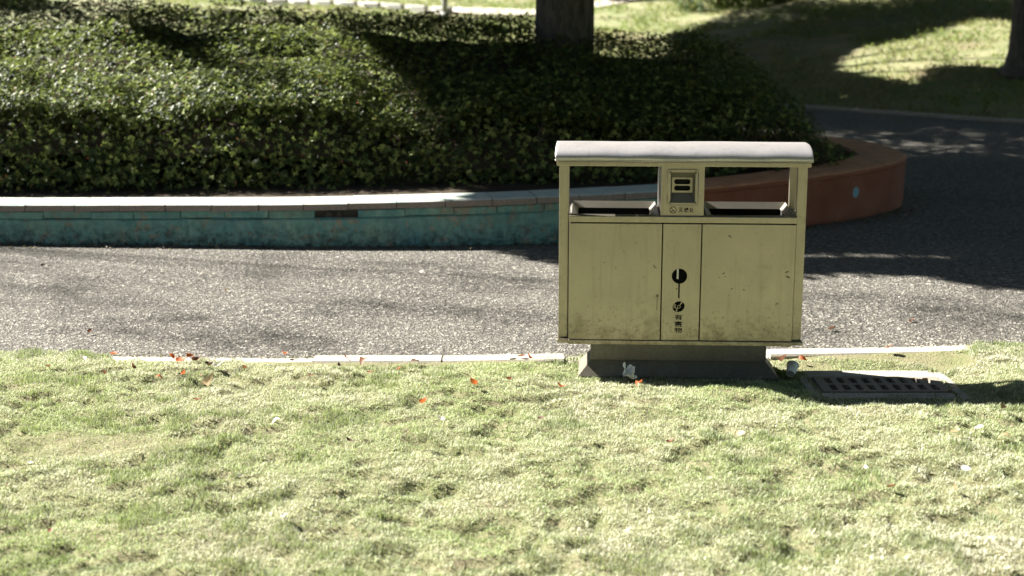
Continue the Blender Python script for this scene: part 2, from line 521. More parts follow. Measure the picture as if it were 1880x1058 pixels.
# far lawn rising beyond the road
fx = np.unique(np.concatenate((np.linspace(-60, -14, 30), np.linspace(-14, 14, 141), np.linspace(14, 60, 30))))
ft = np.concatenate((np.linspace(0, 16, 81), np.linspace(17, 70, 30)))[:, None]
FX = np.repeat(fx[None], len(ft), 0)
FY = far_y(fx)[None] + ft
FZ = slope_z(FX, FY) + np.minimum(1, ft / 1.0) * (0.10 * N1(FX, FY, 2.3) + 0.05 * N2(FX, FY, 0.8)) - 0.02
FZ = np.where(FY > 45, FZ + (FY - 45) * 0.03, FZ)
tag(sheet('far_lawn', FX, FY, FZ, LAWN_FAR), kind='structure')
def far_ground(x, y):
    return float(slope_z(x, y) + 0.10 * N1(x, y, 2.3) + 0.05 * N2(x, y, 0.8) - 0.02)

# kerbs, stone by stone
def strip_piece(name, f, x0, x1, w, z0, z1, mat, parent, jit=0.0, cham=0.008):
    V = []
    for x in (x0, x1):
        y = float(f(x))
        dx, dz = rnd.uniform(-jit, jit), rnd.uniform(-jit, jit)
        for yy, zz in ((y - w, z0), (y - w, z1 - cham), (y - w + cham, z1), (y - cham, z1), (y, z1 - cham), (y, z0)):
            V.append((x, yy + dx, zz + dz))
    F = [(0, 1, 2, 3, 4, 5), (11, 10, 9, 8, 7, 6)] + [(k, k + 6, (k + 1) % 6 + 6, (k + 1) % 6) for k in range(6)]
    return mesh(name, V, F, mat, parent)
kerb = empty('lawn_kerb', (0, 0, 0)); tag(kerb, kind='structure')
x = -6.2
while x < 6.2:
    L = rnd.uniform(0.42, 0.56)
    strip_piece('kerb_stone', kerb_y, x, x + L - 0.008, KW, -0.1, 0.018 + rnd.uniform(-.010, .006), KERB, kerb, 0.005)
    x += L
fk = empty('far_kerb', (0, 0, 0)); tag(fk, kind='structure')
x = -3.0
while x < 12:
    strip_piece('kerb_stone', far_y, x, x + 0.494, 0.10, -0.05, 0.05, KERB, fk, 0.004, 0.01)
    x += 0.5

# ---------------------------------------------------------------- planter island
# outline of the outer face: x, y, height of the wall top
PL = [(-7.5, 9.45, .23), (-6.0, 9.05, .235), (-4.6, 8.77, .240), (-3.1, 8.58, .247), (-2.2, 8.53, .257), (-1.34, 8.475, .268), (-.46, 8.49, .283), (.2, 8.58, .294), (.72, 8.71, .302),
      (1.19, 8.87, .31), (1.93, 9.24, .333), (2.42, 9.62, .345), (2.76, 10.02, .35), (2.92, 10.42, .35), (2.96, 10.85, .35), (2.90, 11.3, .35), (2.72, 11.72, .35), (2.37, 12.05, .35),
      (1.5, 12.5, .35), (0, 12.95, .35), (-2.5, 13.3, .34), (-5, 13.2, .32), (-7.5, 12.7, .28), (-8.9, 11.8, .24), (-8.7, 10.4, .23)]
PL = np.array(PL)
def catmull(P, per=16):
    out = []
    n = len(P)
    for i in range(n):
        p0, p1, p2, p3 = P[i - 1], P[i], P[(i + 1) % n], P[(i + 2) % n]
        for k in range(per):
            u = k / per
            out.append(0.5 * (2 * p1 + (p2 - p0) * u + (2 * p0 - 5 * p1 + 4 * p2 - p3) * u * u + (3 * p1 - p0 - 3 * p2 + p3) * u ** 3))
    return np.array(out)
OUT = catmull(PL)
SL = np.concatenate(([0], np.cumsum(np.hypot(*np.diff(np.vstack((OUT, OUT[:1]))[:, :2], axis=0).T))))
TOT = SL[-1]
OUTC = np.vstack((OUT, OUT[:1]))
def pl_at(s):
    s = s % TOT
    p = np.array([np.interp(s, SL, OUTC[:, k]) for k in range(3)])
    e = 0.05
    a = np.array([np.interp((s - e) % TOT, SL, OUTC[:, k]) for k in range(2)])
    b = np.array([np.interp((s + e) % TOT, SL, OUTC[:, k]) for k in range(2)])
    tng = (b - a) / np.linalg.norm(b - a)
    return p, np.array([-tng[1], tng[0]])      # point and inward normal
i_sw = np.argmin(np.hypot(OUT[:, 0] - 1.06, OUT[:, 1] - 8.82))
S_SW = SL[i_sw]                               # teal to orange
planter = empty('planter_wall', (0, 0, 0))
tag(planter, 'low curved planter wall, flaking teal paint turning orange at its rounded end', 'planter wall')

def sweep(name, s0, s1, section, mat, parent, step=0.05, wob=0.0, closed=True):
    """section(h) -> list of (inward offset, z)"""
    n = max(2, int(abs(s1 - s0) / step))
    V = []
    for k in range(n + 1):
        p, nn = pl_at(s0 + (s1 - s0) * k / n)
        for j, (o, z) in enumerate(section(p[2])):
            w = wob * (float(N3(s0 + k * step, j * 0.37, 0.16)) - 0.5)
            V.append((p[0] + nn[0] * (o + w), p[1] + nn[1] * (o + w), z + w * 0.6))
    m = len(section(0.3))
    F = []
    for k in range(n):
        for j in range(m if closed else m - 1):
            j2 = (j + 1) % m
            F.append((k * m + j, (k + 1) * m + j, (k + 1) * m + j2, k * m + j2))
    F.append(tuple(range(m))); F.append(tuple(n * m + j for j in range(m))[::-1])
    o = mesh(name, V, F, mat, parent)
    bm = bmesh.new(); bm.from_mesh(o.data); bmesh.ops.recalc_face_normals(bm, faces=bm.faces[:]); bm.to_mesh(o.data); bm.free()
    return o
# rendered lower face, a recessed core, then two courses of separate blocks
sweep('rendered_base', 0, S_SW, lambda h: [(0.0, -.06), (0.002, .02), (0.0, h - .105), (0.012, h - .094), (0.10, h - .094), (0.10, -.06)], TEAL, planter, 0.04, 0.010)
sweep('mortar_core', 0, S_SW, lambda h: [(0.034, -.05), (0.034, h - .010), (0.30, h - .010), (0.30, -.05)], MORTAR, planter, 0.1)
def blocks(name, s0, s1, lens, sect, mat, skip=(), jit=0.004, gap=0.005):
    s, k = s0, 0
    while s < s1 - 0.05:
        L = min(rnd.uniform(*lens), s1 - s)
        if s1 - s - L < 0.12: L = s1 - s
        px = pl_at(s + L / 2)[0][0]
        if not any(a < px < b for a, b in skip):
            V = []
            j1, j2 = rnd.uniform(-jit, jit), rnd.uniform(-jit * .5, jit * .5)
            for ss in (s + gap / 2, s + L / 2, s + L - gap / 2):
                p, nn = pl_at(ss)
                for o, z in sect(p[2]):
                    V.append((p[0] + nn[0] * (o + j1), p[1] + nn[1] * (o + j1), z + j2))
            m = len(sect(.3))
            F = [(r * m + j, (r + 1) * m + j, (r + 1) * m + (j + 1) % m, r * m + (j + 1) % m) for r in range(2) for j in range(m)]
            F += [tuple(range(m)), tuple(2 * m + j for j in range(m))[::-1]]
            o = mesh(name, V, F, mat, planter)
            bm = bmesh.new(); bm.from_mesh(o.data); bmesh.ops.recalc_face_normals(bm, faces=bm.faces[:]); bm.to_mesh(o.data); bm.free()
        s += L
blocks('edging_block', 0, S_SW, (0.26, 0.30), lambda h: [(0.006, h - .090), (0.003, h - .084), (0.003, h - .050), (0.006, h - .0455), (0.05, h - .0455), (0.05, h - .090)], TEAL, skip=((-1.18, -0.98),), jit=0.005)
blocks('coping_stone', 0, S_SW, (0.27, 0.31), lambda h: [(-.010, h - .043), (-.010, h - .006), (0.002, h), (0.275, h + .002), (0.28, h - .01), (0.28, h - .042)], COPING, jit=0.004)
# broken bits left in the gap of the second course
for ss, w in ((0.03, .05), (0.10, .04)):
    s_g = SL[np.argmin(np.hypot(OUT[:, 0] + 1.16, OUT[:, 1] - 8.47))] + ss
    p, nn = pl_at(s_g); q, _ = pl_at(s_g + w)
    h = p[2]
    mesh('broken_block', [(p[0], p[1] + .014, h - .088), (q[0], q[1] + .02, h - .089), (q[0] - .01, q[1] + .018, h - .06), (p[0] + .015, p[1] + .012, h - .052),
                          (p[0], p[1] + .05, h - .088), (q[0], q[1] + .05, h - .089), (q[0] - .01, q[1] + .05, h - .06), (p[0] + .015, p[1] + .05, h - .052)],
         [(0, 1, 2, 3), (3, 2, 6, 7), (0, 3, 7, 4), (1, 5, 6, 2)], MORTAR, planter)
sweep('orange_wall', S_SW + 0.004, TOT - 0.004, lambda h: [(0.012, -.06), (0.002, .03), (0.0, h - .045), (-.006, h - .035), (-.004, h - .012), (0.012, h), (0.2, h + .004), (0.36, h), (0.37, h - .02), (0.37, -.06)], ORANGE, planter, 0.05, 0.008)
for o in planter.children:
    if o.name.startswith('orange_wall'): o['label'] = 'scuffed orange painted end of the planter wall'

# soil fan inside the wall
Vs, Fs = [], []
ring_n = 120
for k in range(ring_n):
    p, nn = pl_at(TOT * k / ring_n)
    Vs.append((p[0] + nn[0] * .27, p[1] + nn[1] * .27, p[2] - .03))
for k in range(ring_n):
    p, nn = pl_at(TOT * k / ring_n)
    Vs.append((p[0] + nn[0] * 1.0, p[1] + nn[1] * 1.0, p[2] + .02))
Vs.append((-2.5, 11, .34))
for k in range(ring_n):
    j = (k + 1) % ring_n
    Fs += [(k, j, ring_n + j, ring_n + k), (ring_n + k, ring_n + j, 2 * ring_n)]
tag(mesh('planter_soil', Vs, Fs, SOIL, smooth=True), kind='structure')

# ---------------------------------------------------------------- foliage builders
def leaves_mesh(name, C, D, Nn, L, W, colr, mat, parent, fold=0.25):
    """C centres (base), D directions, Nn rough normals, each (n,3): rhombic folded leaves, 2 quads each"""
    n = len(C)
    S = np.cross(D, Nn); S /= np.linalg.norm(S, axis=1, keepdims=True) + 1e-9
    U = np.cross(S, D)
    L = L[:, None]; W = W[:, None]
    a = C
    m = C + D * L * 0.55 - U * W * fold
    b = C + D * L
    l = C + D * L * 0.52 + S * W * 0.5
    r = C + D * L * 0.52 - S * W * 0.5
    V = np.stack((a, l, b, r), 1).reshape(-1, 3) if fold == 0 else np.stack((a, l, b, r, m), 1).reshape(-1, 3)
    if fold == 0:
        idx = (np.arange(n)[:, None] * 4 + np.array([0, 1, 2, 3])[None]).ravel()
        return fast_mesh(name, V, idx, np.full(n, 4), mat, parent, np.repeat(colr, 4, 0))
    idx = (np.arange(n)[:, None] * 5 + np.array([0, 4, 2, 1, 0, 3, 2, 4])[None]).ravel()
    return fast_mesh(name, V, idx, np.full(2 * n, 4), mat, parent, np.repeat(colr, 5, 0))

def unit(v): return v / (np.linalg.norm(v, axis=-1, keepdims=True) + 1e-9)

def rosettes(C, Nn, per, size, spread=0.75):
    """whorls of leaves round each centre; returns leaf base, dir, normal"""
    n = len(C)
    a = unit(np.cross(Nn, rng.normal(size=(n, 3))))
    b = np.cross(Nn, a)
    ph = rng.random((n, 1)) * 6.283 + np.arange(per)[None] * (6.283 / per) + rng.normal(0, .18, (n, per))
    up = np.clip(rng.normal(1 - spread, .22, (n, per)), -0.1, 1.2)[..., None]
    D = unit(a[:, None] * np.cos(ph)[..., None] + b[:, None] * np.sin(ph)[..., None] + Nn[:, None] * up * 1.1)
    base = np.repeat(C[:, None], per, 1)
    NN = np.repeat(Nn[:, None], per, 1)
    return base.reshape(-1, 3), D.reshape(-1, 3), NN.reshape(-1, 3)

# ---------------------------------------------------------------- hedge
def hedge_top(x, y):
    """height of the foliage surface; nan outside"""
    front = 9.12 + 0.10 * (N1(x, 3.0 + 0 * x, 0.6) - 0.5) + np.maximum(0, np.abs(x + 1.2) - 3.2) * 0.16 + np.maximum(0, x - 0.3) * 0.22
    back = 12.35 - np.maximum(0, x - 0.2) * 0.25
    v = (y - front)
    crest = 1.36 - 0.045 * np.clip(x + 2.6, -9, 9) * (x > -2.6) - 0.045 * np.clip(x, 0, 9) + 0.01 * np.clip(-2.6 - x, 0, 4)
    prof = np.interp(v, [0, 0.06, 0.18, 0.5, 1.1, 2.1, 3.2], [0.22, 0.58, 0.74, 0.90, 1.07, 1.25, 1.33]) / 1.33
    z = prof * crest
    endf = np.clip((2.30 - x) / 0.55, 0, 1)
    z = np.where(x > 1.0, z * (0.34 + 0.66 * endf ** 0.4), z)
    z = z + 0.16 * (N2(x, y, 0.55) - 0.5) + 0.09 * (N4(x, y, 0.22) - 0.5)
    ok = (v > 0) & (y < back) & (x < 2.30) & (x > -8.0)
    return np.where(ok, z, np.nan)
hedge = empty('hedge', (-2.5, 10.8, 0.28))
tag(hedge, 'long clipped hedge of small glossy leaves filling the planter behind the wall', 'hedge')
def hedge_points(n, depth_lo, depth_hi):
    X = rng.uniform(-6.3, 2.42, n); Y = rng.uniform(9.05, 12.4, n) 
    # extra draws for the steep front face
    k = rng.random(n) < 0.37
    Y = np.where(k, 9.05 + rng.random(n) * 0.75 + np.maximum(0, X - 0.3) * .22, Y)
    Z = hedge_top(X, Y)
    ok = ~np.isnan(Z)
    X, Y, Z = X[ok], Y[ok], Z[ok]
    e = 0.12
    gx = (np.nan_to_num(hedge_top(X + e, Y), nan=.4) - np.nan_to_num(hedge_top(X - e, Y), nan=.4)) / (2 * e)
    gy = (np.nan_to_num(hedge_top(X, Y + e), nan=1.) - np.nan_to_num(hedge_top(X, Y - e), nan=.2)) / (2 * e)
    nrm = unit(np.stack((-gx * .7, -gy * .7, np.ones_like(gx)), -1))
    steep = np.abs(gy) > 1.2
    dep = rng.uniform(depth_lo, depth_hi, len(X))
    P = np.stack((X, Y, Z), -1) - nrm * dep[:, None]
    down = rng.random(len(X)) * np.clip(Z - .30, 0, 1) * steep      # cover the vertical front down to the soil
    P[:, 2] -= down
    P[:, 1] += down * 0.10 + 0.05 * steep
    nrm = np.where(steep[:, None], unit(nrm + np.array([0, -.8, .1])), nrm)
    return P, unit(nrm + rng.normal(0, .33, nrm.shape))
P1, M1 = hedge_points(66000, -0.09, 0.05)
P2, M2 = hedge_points(18000, 0.04, 0.14)
PP, MM = np.vstack((P1, P2)), np.vstack((M1, M2))
legs = (PP[:, 0] > 1.35 + .3 * rng.random(len(PP))) & (PP[:, 2] < .40 + .30 * rng.random(len(PP))) & (rng.random(len(PP)) < .9)      # bare stems show under the right end
PP, MM = PP[~legs], MM[~legs]
# low growth over the soil near the rounded end
n = 900
X = rng.uniform(1.6, 2.62, n); Y = rng.uniform(9.7, 11.5, n)
ok = ((X - 1.55) / 1.02) ** 2 + ((Y - 10.55) / 0.98) ** 2 < 1
X, Y = X[ok], Y[ok]
Pl = np.stack((X, Y, 0.31 + 0.07 * rng.random(len(X))), -1)
PP = np.vstack((PP, Pl)); MM = np.vstack((MM, unit(np.array([0, -.1, 1.]) + rng.normal(0, .4, Pl.shape))))
B_, D_, Nn_ = rosettes(PP, MM, 6, 0.05)
nl = len(B_)
L_ = rng.uniform(.013, .031, nl); W_ = L_ * rng.uniform(.36, .5, nl)
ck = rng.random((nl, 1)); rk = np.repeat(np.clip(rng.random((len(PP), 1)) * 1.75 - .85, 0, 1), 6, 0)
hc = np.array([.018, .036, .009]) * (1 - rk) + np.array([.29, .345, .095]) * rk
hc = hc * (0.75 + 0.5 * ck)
red = (rng.random(nl) < 0.012)
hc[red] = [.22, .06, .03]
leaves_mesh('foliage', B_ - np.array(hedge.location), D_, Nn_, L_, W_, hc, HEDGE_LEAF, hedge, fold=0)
# shaded inner mass of twigs under the leaves
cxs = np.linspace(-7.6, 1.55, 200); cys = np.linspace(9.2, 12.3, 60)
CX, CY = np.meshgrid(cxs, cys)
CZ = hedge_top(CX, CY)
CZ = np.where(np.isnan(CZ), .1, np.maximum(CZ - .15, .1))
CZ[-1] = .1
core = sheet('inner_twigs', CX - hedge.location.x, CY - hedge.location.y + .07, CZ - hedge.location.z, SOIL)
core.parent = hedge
st = []
for k in range(420):
    x = rnd.uniform(-6, 2.35) if k < 190 else rnd.uniform(0.9, 2.36)
    y = rnd.uniform(9.3, 10.1) + max(0, x - .3) * .24 if rnd.random() < .6 else rnd.uniform(9.5, 11.6)
    zt = hedge_top(np.array([x]), np.array([y]))[0]
    if np.isnan(zt): continue
    b = Vector((x, y + .06, .27))
    lean = Vector((rnd.uniform(-.14, .16), rnd.uniform(-.12, .06), 0))
    tpt = Vector((x, y, max(zt + rnd.uniform(-.06, .02), .36))) + lean
    mid = (b + tpt) / 2 + Vector((rnd.uniform(-.05, .05), rnd.uniform(-.03, .03), 0))
    o = hedge.location
    st.append(([b - o, mid - o, tpt - o], [.007, .005, .002]))
tubes('stems', st, STEM, hedge, 5)['kind'] = 'stuff'

# ---------------------------------------------------------------- trees
def poly_in(px, py, poly):
    poly = np.asarray(poly)
    inside = np.zeros(len(px), bool)
    j = len(poly) - 1
    for i in range(len(poly)):
        xi, yi = poly[i]; xj, yj = poly[j]
        c = ((yi > py) != (yj > py)) & (px < (xj - xi) * (py - yi) / (yj - yi + 1e-12) + xi)
        inside ^= c
        j = i
    return inside
SUNNY_HEDGE = [[(-6.5, 9.0), (-3.4, 9.0), (-2.1, 9.1), (-2.0, 9.7), (-2.45, 10.5), (-2.8, 11.3), (-3.3, 11.2), (-3.8, 10.6), (-4.4, 11.0), (-6.5, 11.6)],
               [(-2.25, 11.2), (-1.0, 11.1), (-.75, 10.3), (-.7, 9.6), (-1.1, 9.35), (-1.55, 9.6), (-2.0, 10.0)]]
SUNNY_SLOPE = [[(4.55, 21.9), (5.43, 23.1), (6.7, 23.6), (8.7, 25.3), (9.5, 24.5), (7.1, 20.2), (6.11, 21.1), (5.16, 19.9), (4.8, 20.9)],
               [(-20, 21), (2.6, 24.6), (3.1, 27.0), (5.0, 29.0), (7.3, 31.0), (14, 40), (-20, 60)]]
ROAD_SHADE_EDGE = np.array([(-30, 8.75), (-.6, 8.75), (-.2, 8.42), (.24, 7.95), (1.6, 7.58), (2.25, 7.66), (2.6, 7.25), (3.2, 6.9), (30, 6.5)])  # shade edge wanted on the road; crowns are culled to it
def light_ok(P):
    """keep a clump of leaves only where its shade falls on what lies in shade (crowns cut open elsewhere to shape the sunlight)"""
    k = LIGHT
    keep = np.ones(len(P), bool)
    h = P[:, 2]
    X0, Y0 = P[:, 0] + k.x * h, P[:, 1] + k.y * h
    keep &= ~((Y0 < np.interp(X0, ROAD_SHADE_EDGE[:, 0], ROAD_SHADE_EDGE[:, 1])) & (np.abs(X0) < 6.5) & (Y0 > -1.5))
    band = (np.abs(Y0 - (8.18 + (X0 - 1.7) * -.06)) < .10) & (X0 > 1.4) & (X0 < 2.7)
    keep &= ~band
    wall = (Y0 > 8.3) & (Y0 < 9.05) & (X0 < .1)
    keep &= ~wall
    hh = h - 1.0
    X1, Y1 = P[:, 0] + k.x * hh, P[:, 1] + k.y * hh
    for q in SUNNY_HEDGE: keep &= ~poly_in(X1, Y1, q)
    hh = h - 0.7
    X2, Y2 = P[:, 0] + k.x * hh, P[:, 1] + k.y * hh
    for q in SUNNY_SLOPE: keep &= ~poly_in(X2, Y2, q)
    return keep

def make_tree(name, label, x, y, z0, r, fork, centre, radii, n_clump, per=46, leaf=0.13, group=None, spread=0.33):
    t = empty(name, (x, y, z0))
    tag(t, label, 'tree', group)
    lean = Vector((rnd.uniform(-.015, .015), rnd.uniform(-.02, .02), 0))
    pts, rad = [], []
    for k, u in enumerate((-.15, 0, .12, .3, .6, 1.0, 1.6, 2.4, fork)):
        if u > fork: continue
        fl = 1 + 0.55 * math.exp(-max(u, 0) / .13)
        pts.append(lean * u + Vector((0, 0, u)))
        rad.append(r * fl * (1 - 0.10 * u / fork))
    V, F = tube_data(pts, rad, 28)
    V = [v + Vector((v.x, v.y, 0)).normalized() * r * 0.08 * (float(N3(math.atan2(v.y, v.x) * 3, v.z * .3, 0.5)) - .5) for v in V]
    mesh('trunk', V, F, BARK, t, True)
    c = Vector(centre) - Vector((x, y, z0))
    top = pts[-1]
    lim = []
    ends = []
    for k in range(9):
        a = 6.283 * k / 9 + rnd.uniform(-.3, .3)
        e = c + Vector((math.cos(a) * radii[0] * .4, math.sin(a) * radii[1] * .4, rnd.uniform(-.4, .5) * radii[2]))
        m1 = top.lerp(e, .45) + Vector((0, 0, rnd.uniform(.1, .5)))
        lim.append(([top - Vector((0, 0, .3)), m1, e], [r * .5, r * .28, r * .07]))
    tubes('limbs', lim, BARK, t, 8)
    q = unit(rng.normal(size=(n_clump, 3))) * (rng.random((n_clump, 1)) ** .4) * np.array(radii) + np.array(centre)
    q = q[light_ok(q)]
    n = len(q) * per
    if n == 0: return t
    P = np.repeat(q, per, 0) + rng.normal(0, spread, (n, 3)) * np.array([1, 1, .6])
    if True:
        P = P[light_ok(P)]
        n = len(P)
    D = unit(rng.normal(size=(n, 3)) + np.array([0, 0, -.3]))
    NN = unit(rng.normal(size=(n, 3)) * .7 + np.array([0, 0, 1.]))
    L = rng.uniform(.8, 1.3, n) * leaf
    cc = np.array([.04, .075, .022]) * (.7 + .8 * rng.random((n, 1)))
    leaves_mesh('crown', P - np.array((x, y, z0)), D, NN, L, L * .5, cc, TREE_LEAF, t, fold=0)
    return t

make_tree('park_tree', 'thick grey tree trunk rising out of the hedge', 0.40, 11.25, 0.30, 0.235, 2.9, (-0.6, 13.0, 5.2), (4.6, 5.2, 2.6), 1300, 70, .15)
make_tree('park_tree', 'dark tree trunk at the right edge on the shaded slope', 7.24, 20.0, far_ground(7.24, 20.0), 0.26, 3.0, (5.2, 25.5, 5.8), (5.2, 6.0, 2.4), 1200, 70, .16)
make_tree('park_tree', 'small dark trunk foot at the top edge on the sunlit lawn', 2.47, 33.2, far_ground(2.47, 33.2), 0.17, 3.0, (1.5, 34.0, 5.6), (3.5, 3.5, 2.2), 200)
make_tree('park_tree', 'tree left of the picture whose crown shades the hedge', -6.1, 12.4, 0.30, 0.22, 2.8, (-4.9, 12.8, 5.2), (4.6, 3.4, 2.6), 1500, 70, .15)
make_tree('park_tree', 'tree on the lawn hidden behind the thick trunk in the hedge', 0.86, 23.4, far_ground(0.86, 23.4), 0.17, 3.2, (-0.2, 24.5, 5.2), (6.0, 7.0, 2.4), 2200, 70, .16)
make_tree('park_tree', 'tree far left of the picture that shades the back of the hedge', -10.5, 15.5, 0.0, 0.22, 3.0, (-9.3, 15.2, 6.0), (4.2, 4.0, 2.4), 700, 70, .15)
# unseen trees added all round to cut the sky fill
SKY_BLOCKERS = [(-13, -4, 7), (-9, -8, 7), (-3, -9.5, 7.5), (4, -9, 7), (10, -5, 7.5), (10.5, 2, 7), (11, 8, 7), (12, 15, 7.5), (16, 22, 7.5), (-22, 6, 6), (-19, 17, 6), (-17, 26, 7), (-8, 44, 8), (4, 47, 8), (15, 34, 8), (-16, -14, 9), (-2, -18, 9), (14, -14, 9), (20, 6, 9), (3.0, 38.5, 7)]
for k, (x, y, h) in enumerate(SKY_BLOCKERS):
    z = far_ground(x, y) if y > float(far_y(x)) else 0.0
    make_tree('park_tree', 'unseen tree added round the lawn to block sky light', x, y, z, .24, 2.6, (x, y, z + h), (5.0, 5.0, h - 1.3), 520, 60, .32, group='added sky-blocking trees round the lawn', spread=.5)
# a tall thin-leaved tree at the left, whose few high sprays dapple the road
dap = [(-1.3, 8.1, .10), (-1.28, 7.85, .10), (-1.25, 7.6, .09), (-1.2, 7.35, .09), (-2.4, 7.2, .14), (-2.0, 6.9, .14), (-.7, 6.75, .14), (-.35, 6.55, .12), (-1.7, 6.3, .15), (-1.25, 6.15, .14), (-.15, 7.45, .12), (.1, 6.6, .14), (-.8, 6.05, .13),
       (2.15, 6.5, .12), (2.35, 6.45, .14), (2.55, 6.75, .16), (1.7, 6.95, .12), (2.0, 6.9, .1), (-3.0, 7.9, .12), (-.55, 7.9, .12), (1.35, 6.3, .10), (.35, 7.2, .12)]
tall = empty('park_tree', (-14.0, 12.6, 0))
tag(tall, 'tall thin crowned tree off the left edge that dapples the road', 'tree')
tubes('trunk', [([(0, 0, -.2), (0, 0, .3), (.05, 0, 2.5), (.1, .05, 4.5), (.15, .1, 6)], [.3, .22, .19, .13, .05])], BARK, tall, 18)
lim, Pd = [], []
for x, y, rr in dap:
    h = rnd.uniform(9.0, 11.5)
    q = np.array([x - LIGHT.x * h, y - LIGHT.y * h, h])
    e = Vector(q) - tall.location
    lim.append(([(.14, .08, 5.6), (e * .5 + Vector((.1, .05, 3.6))), e], [.03, .006, .002]))
    nn_ = int(rr * rr * 2300)
    Pd.append(q + rng.normal(0, 1, (nn_, 3)) * np.array([rr * 1.5, rr * 1.1, rr]))
Pd = np.vstack(Pd); nd_ = len(Pd)
tubes('limbs', lim, BARK, tall, 6)
Ld = rng.uniform(.07, .12, nd_)
leaves_mesh('crown', Pd - np.array(tall.location), unit(rng.normal(size=(nd_, 3))), unit(rng.normal(size=(nd_, 3)) + np.array([0, 0, 1.])), Ld, Ld * .5, np.array([.05, .08, .025]) * (.7 + .6 * rng.random((nd_, 1))), TREE_LEAF, tall, fold=0)

# ---------------------------------------------------------------- things on the far lawn
def make_bush(name, label, x, y, rx, ry, h, n, group=None, cb=(.045, .075, .025)):
    z0 = far_ground(x, y)
    t = empty(name, (x, y, z0))
    tag(t, label, 'bush', group)
    u = unit(rng.normal(size=(n, 3)) * np.array([1, 1, 1])); u[:, 2] = np.abs(u[:, 2])
    rr = 0.72 + 0.28 * rng.random((n, 1)) + 0.25 * (N1(u[:, 0] * 2 + x, u[:, 1] * 2 + u[:, 2] * 3, .6)[:, None] - .5)
    P = u * rr * np.array([rx, ry, h])
    zc = np.array([far_ground(x + p[0], y + p[1]) - z0 for p in P[::40]])
    P[:, 2] += 0.03 + np.repeat(zc, 40)[:n]
    B, D, NN = rosettes(P, unit(u + rng.normal(0, .4, u.shape)), 6, .06)
    L = rng.uniform(.05, .085, len(B))
    cc = np.array(cb) * (.6 + .9 * rng.random((len(B), 1)))
    leaves_mesh('foliage', B, D, NN, L, L * .45, cc, HEDGE_LEAF, t)
    s = []
    for k in range(14):
        a = rnd.uniform(0, 6.28)
        e = Vector((math.cos(a) * rx * .7, math.sin(a) * ry * .7, h * .7))
        s.append(([Vector((math.cos(a) * .05, math.sin(a) * .05, -.1)), e * .5 + Vector((0, 0, .05)), e], [.02, .013, .005]))
    tubes('stems', s, STEM, t, 5)
    return t
make_bush('bush', 'dark rounded bush on bare reddish earth at the top of the lawn', 4.55, 30.3, 1.25, .9, .95, 1600)
make_bush('bush', 'low dark bush right of the rounded bush at the top edge', 7.0, 30.6, 1.5, .9, .8, 1600)
make_bush('bush', 'dark bush in the top left corner behind the hedge', -12.4, 35.0, 1.2, .9, .9, 1400)

pz = far_ground(-1.48, 32.0)
post = empty('slim_post', (-1.48, 31.6, pz - .03))
tag(post, 'slim grey post standing on the sunlit lawn beyond the hedge', 'post')
tubes('shaft', [([(0, 0, -.1), (0, 0, .3), (0, 0, 1.8), (0, 0, 3.4)], [.068, .066, .064, .060])], POST_GREY, post, 16)
tubes('base_collar', [([(0, 0, -.02), (0, 0, .05), (0, 0, .09)], [.10, .10, .075])], POST_GREY, post, 16)
tubes('cap', [([(0, 0, 3.4), (0, 0, 3.45), (0, 0, 3.47)], [.07, .07, .03])], POST_GREY, post, 16)

path_near = np.array([(-14, 39.5), (-8.43, 36.28), (-5.07, 34.7), (-2.41, 33.0), (-1.09, 32.0), (-.2, 31.35), (.6, 31.3), (1.6, 31.9), (2.6, 32.8), (5, 35.4), (10, 41)])
pxs = np.linspace(-14, 10, 97)
pys = np.interp(pxs, path_near[:, 0], path_near[:, 1])
pys = np.convolve(np.pad(pys, 2, 'edge'), np.ones(5) / 5, 'valid')
PX = np.repeat(pxs[None], 6, 0)
PY = pys[None] + np.linspace(0, 1.1, 6)[:, None]
PZ = slope_z(PX, PY) + 0.10 * N1(PX, PY, 2.3) + 0.05 * N2(PX, PY, 0.8) + 0.012
tag(sheet('lawn_path', PX, PY, PZ, PALE_PATH), kind='structure')
edge = empty('path_edging', (0, 0, 0)); tag(edge, kind='structure')
x = -10.0
while x < -1.7:
    L = 0.42
    bm = bmesh.new(); bmesh.ops.create_cube(bm, size=1)
    ya, yb = np.interp(x, pxs, pys) - .12, np.interp(x + L, pxs, pys) - .12
    for v in bm.verts:
        v.co = Vector((v.co.x * L, v.co.y * .16, v.co.z * .22))
    bmesh.ops.bevel(bm, geom=bm.edges[:], offset=.02, segments=1, affect='EDGES')
    o = from_bm('edging_stone', bm, WHITE_STONE, edge)
    o.location = (x + L / 2, (ya + yb) / 2, far_ground(x + L / 2, (ya + yb) / 2) + .03 + rnd.uniform(-.01, .01))
    o.rotation_euler = (rnd.uniform(-.05, .05), 0, math.atan2(yb - ya, L) + rnd.uniform(-.05, .05))
    x += L + rnd.uniform(.14, .2)

# ---------------------------------------------------------------- litter bin
BX0, BY0 = 0.668, 5.54
bin_ = empty('litter_bin', (BX0, BY0, 0.004), math.radians(-3.0))
bin_.scale = (1, .80, 1)
tag(bin_, 'twin brushed steel litter bin with curved roof and ashtray, standing at the kerb', 'litter bin')

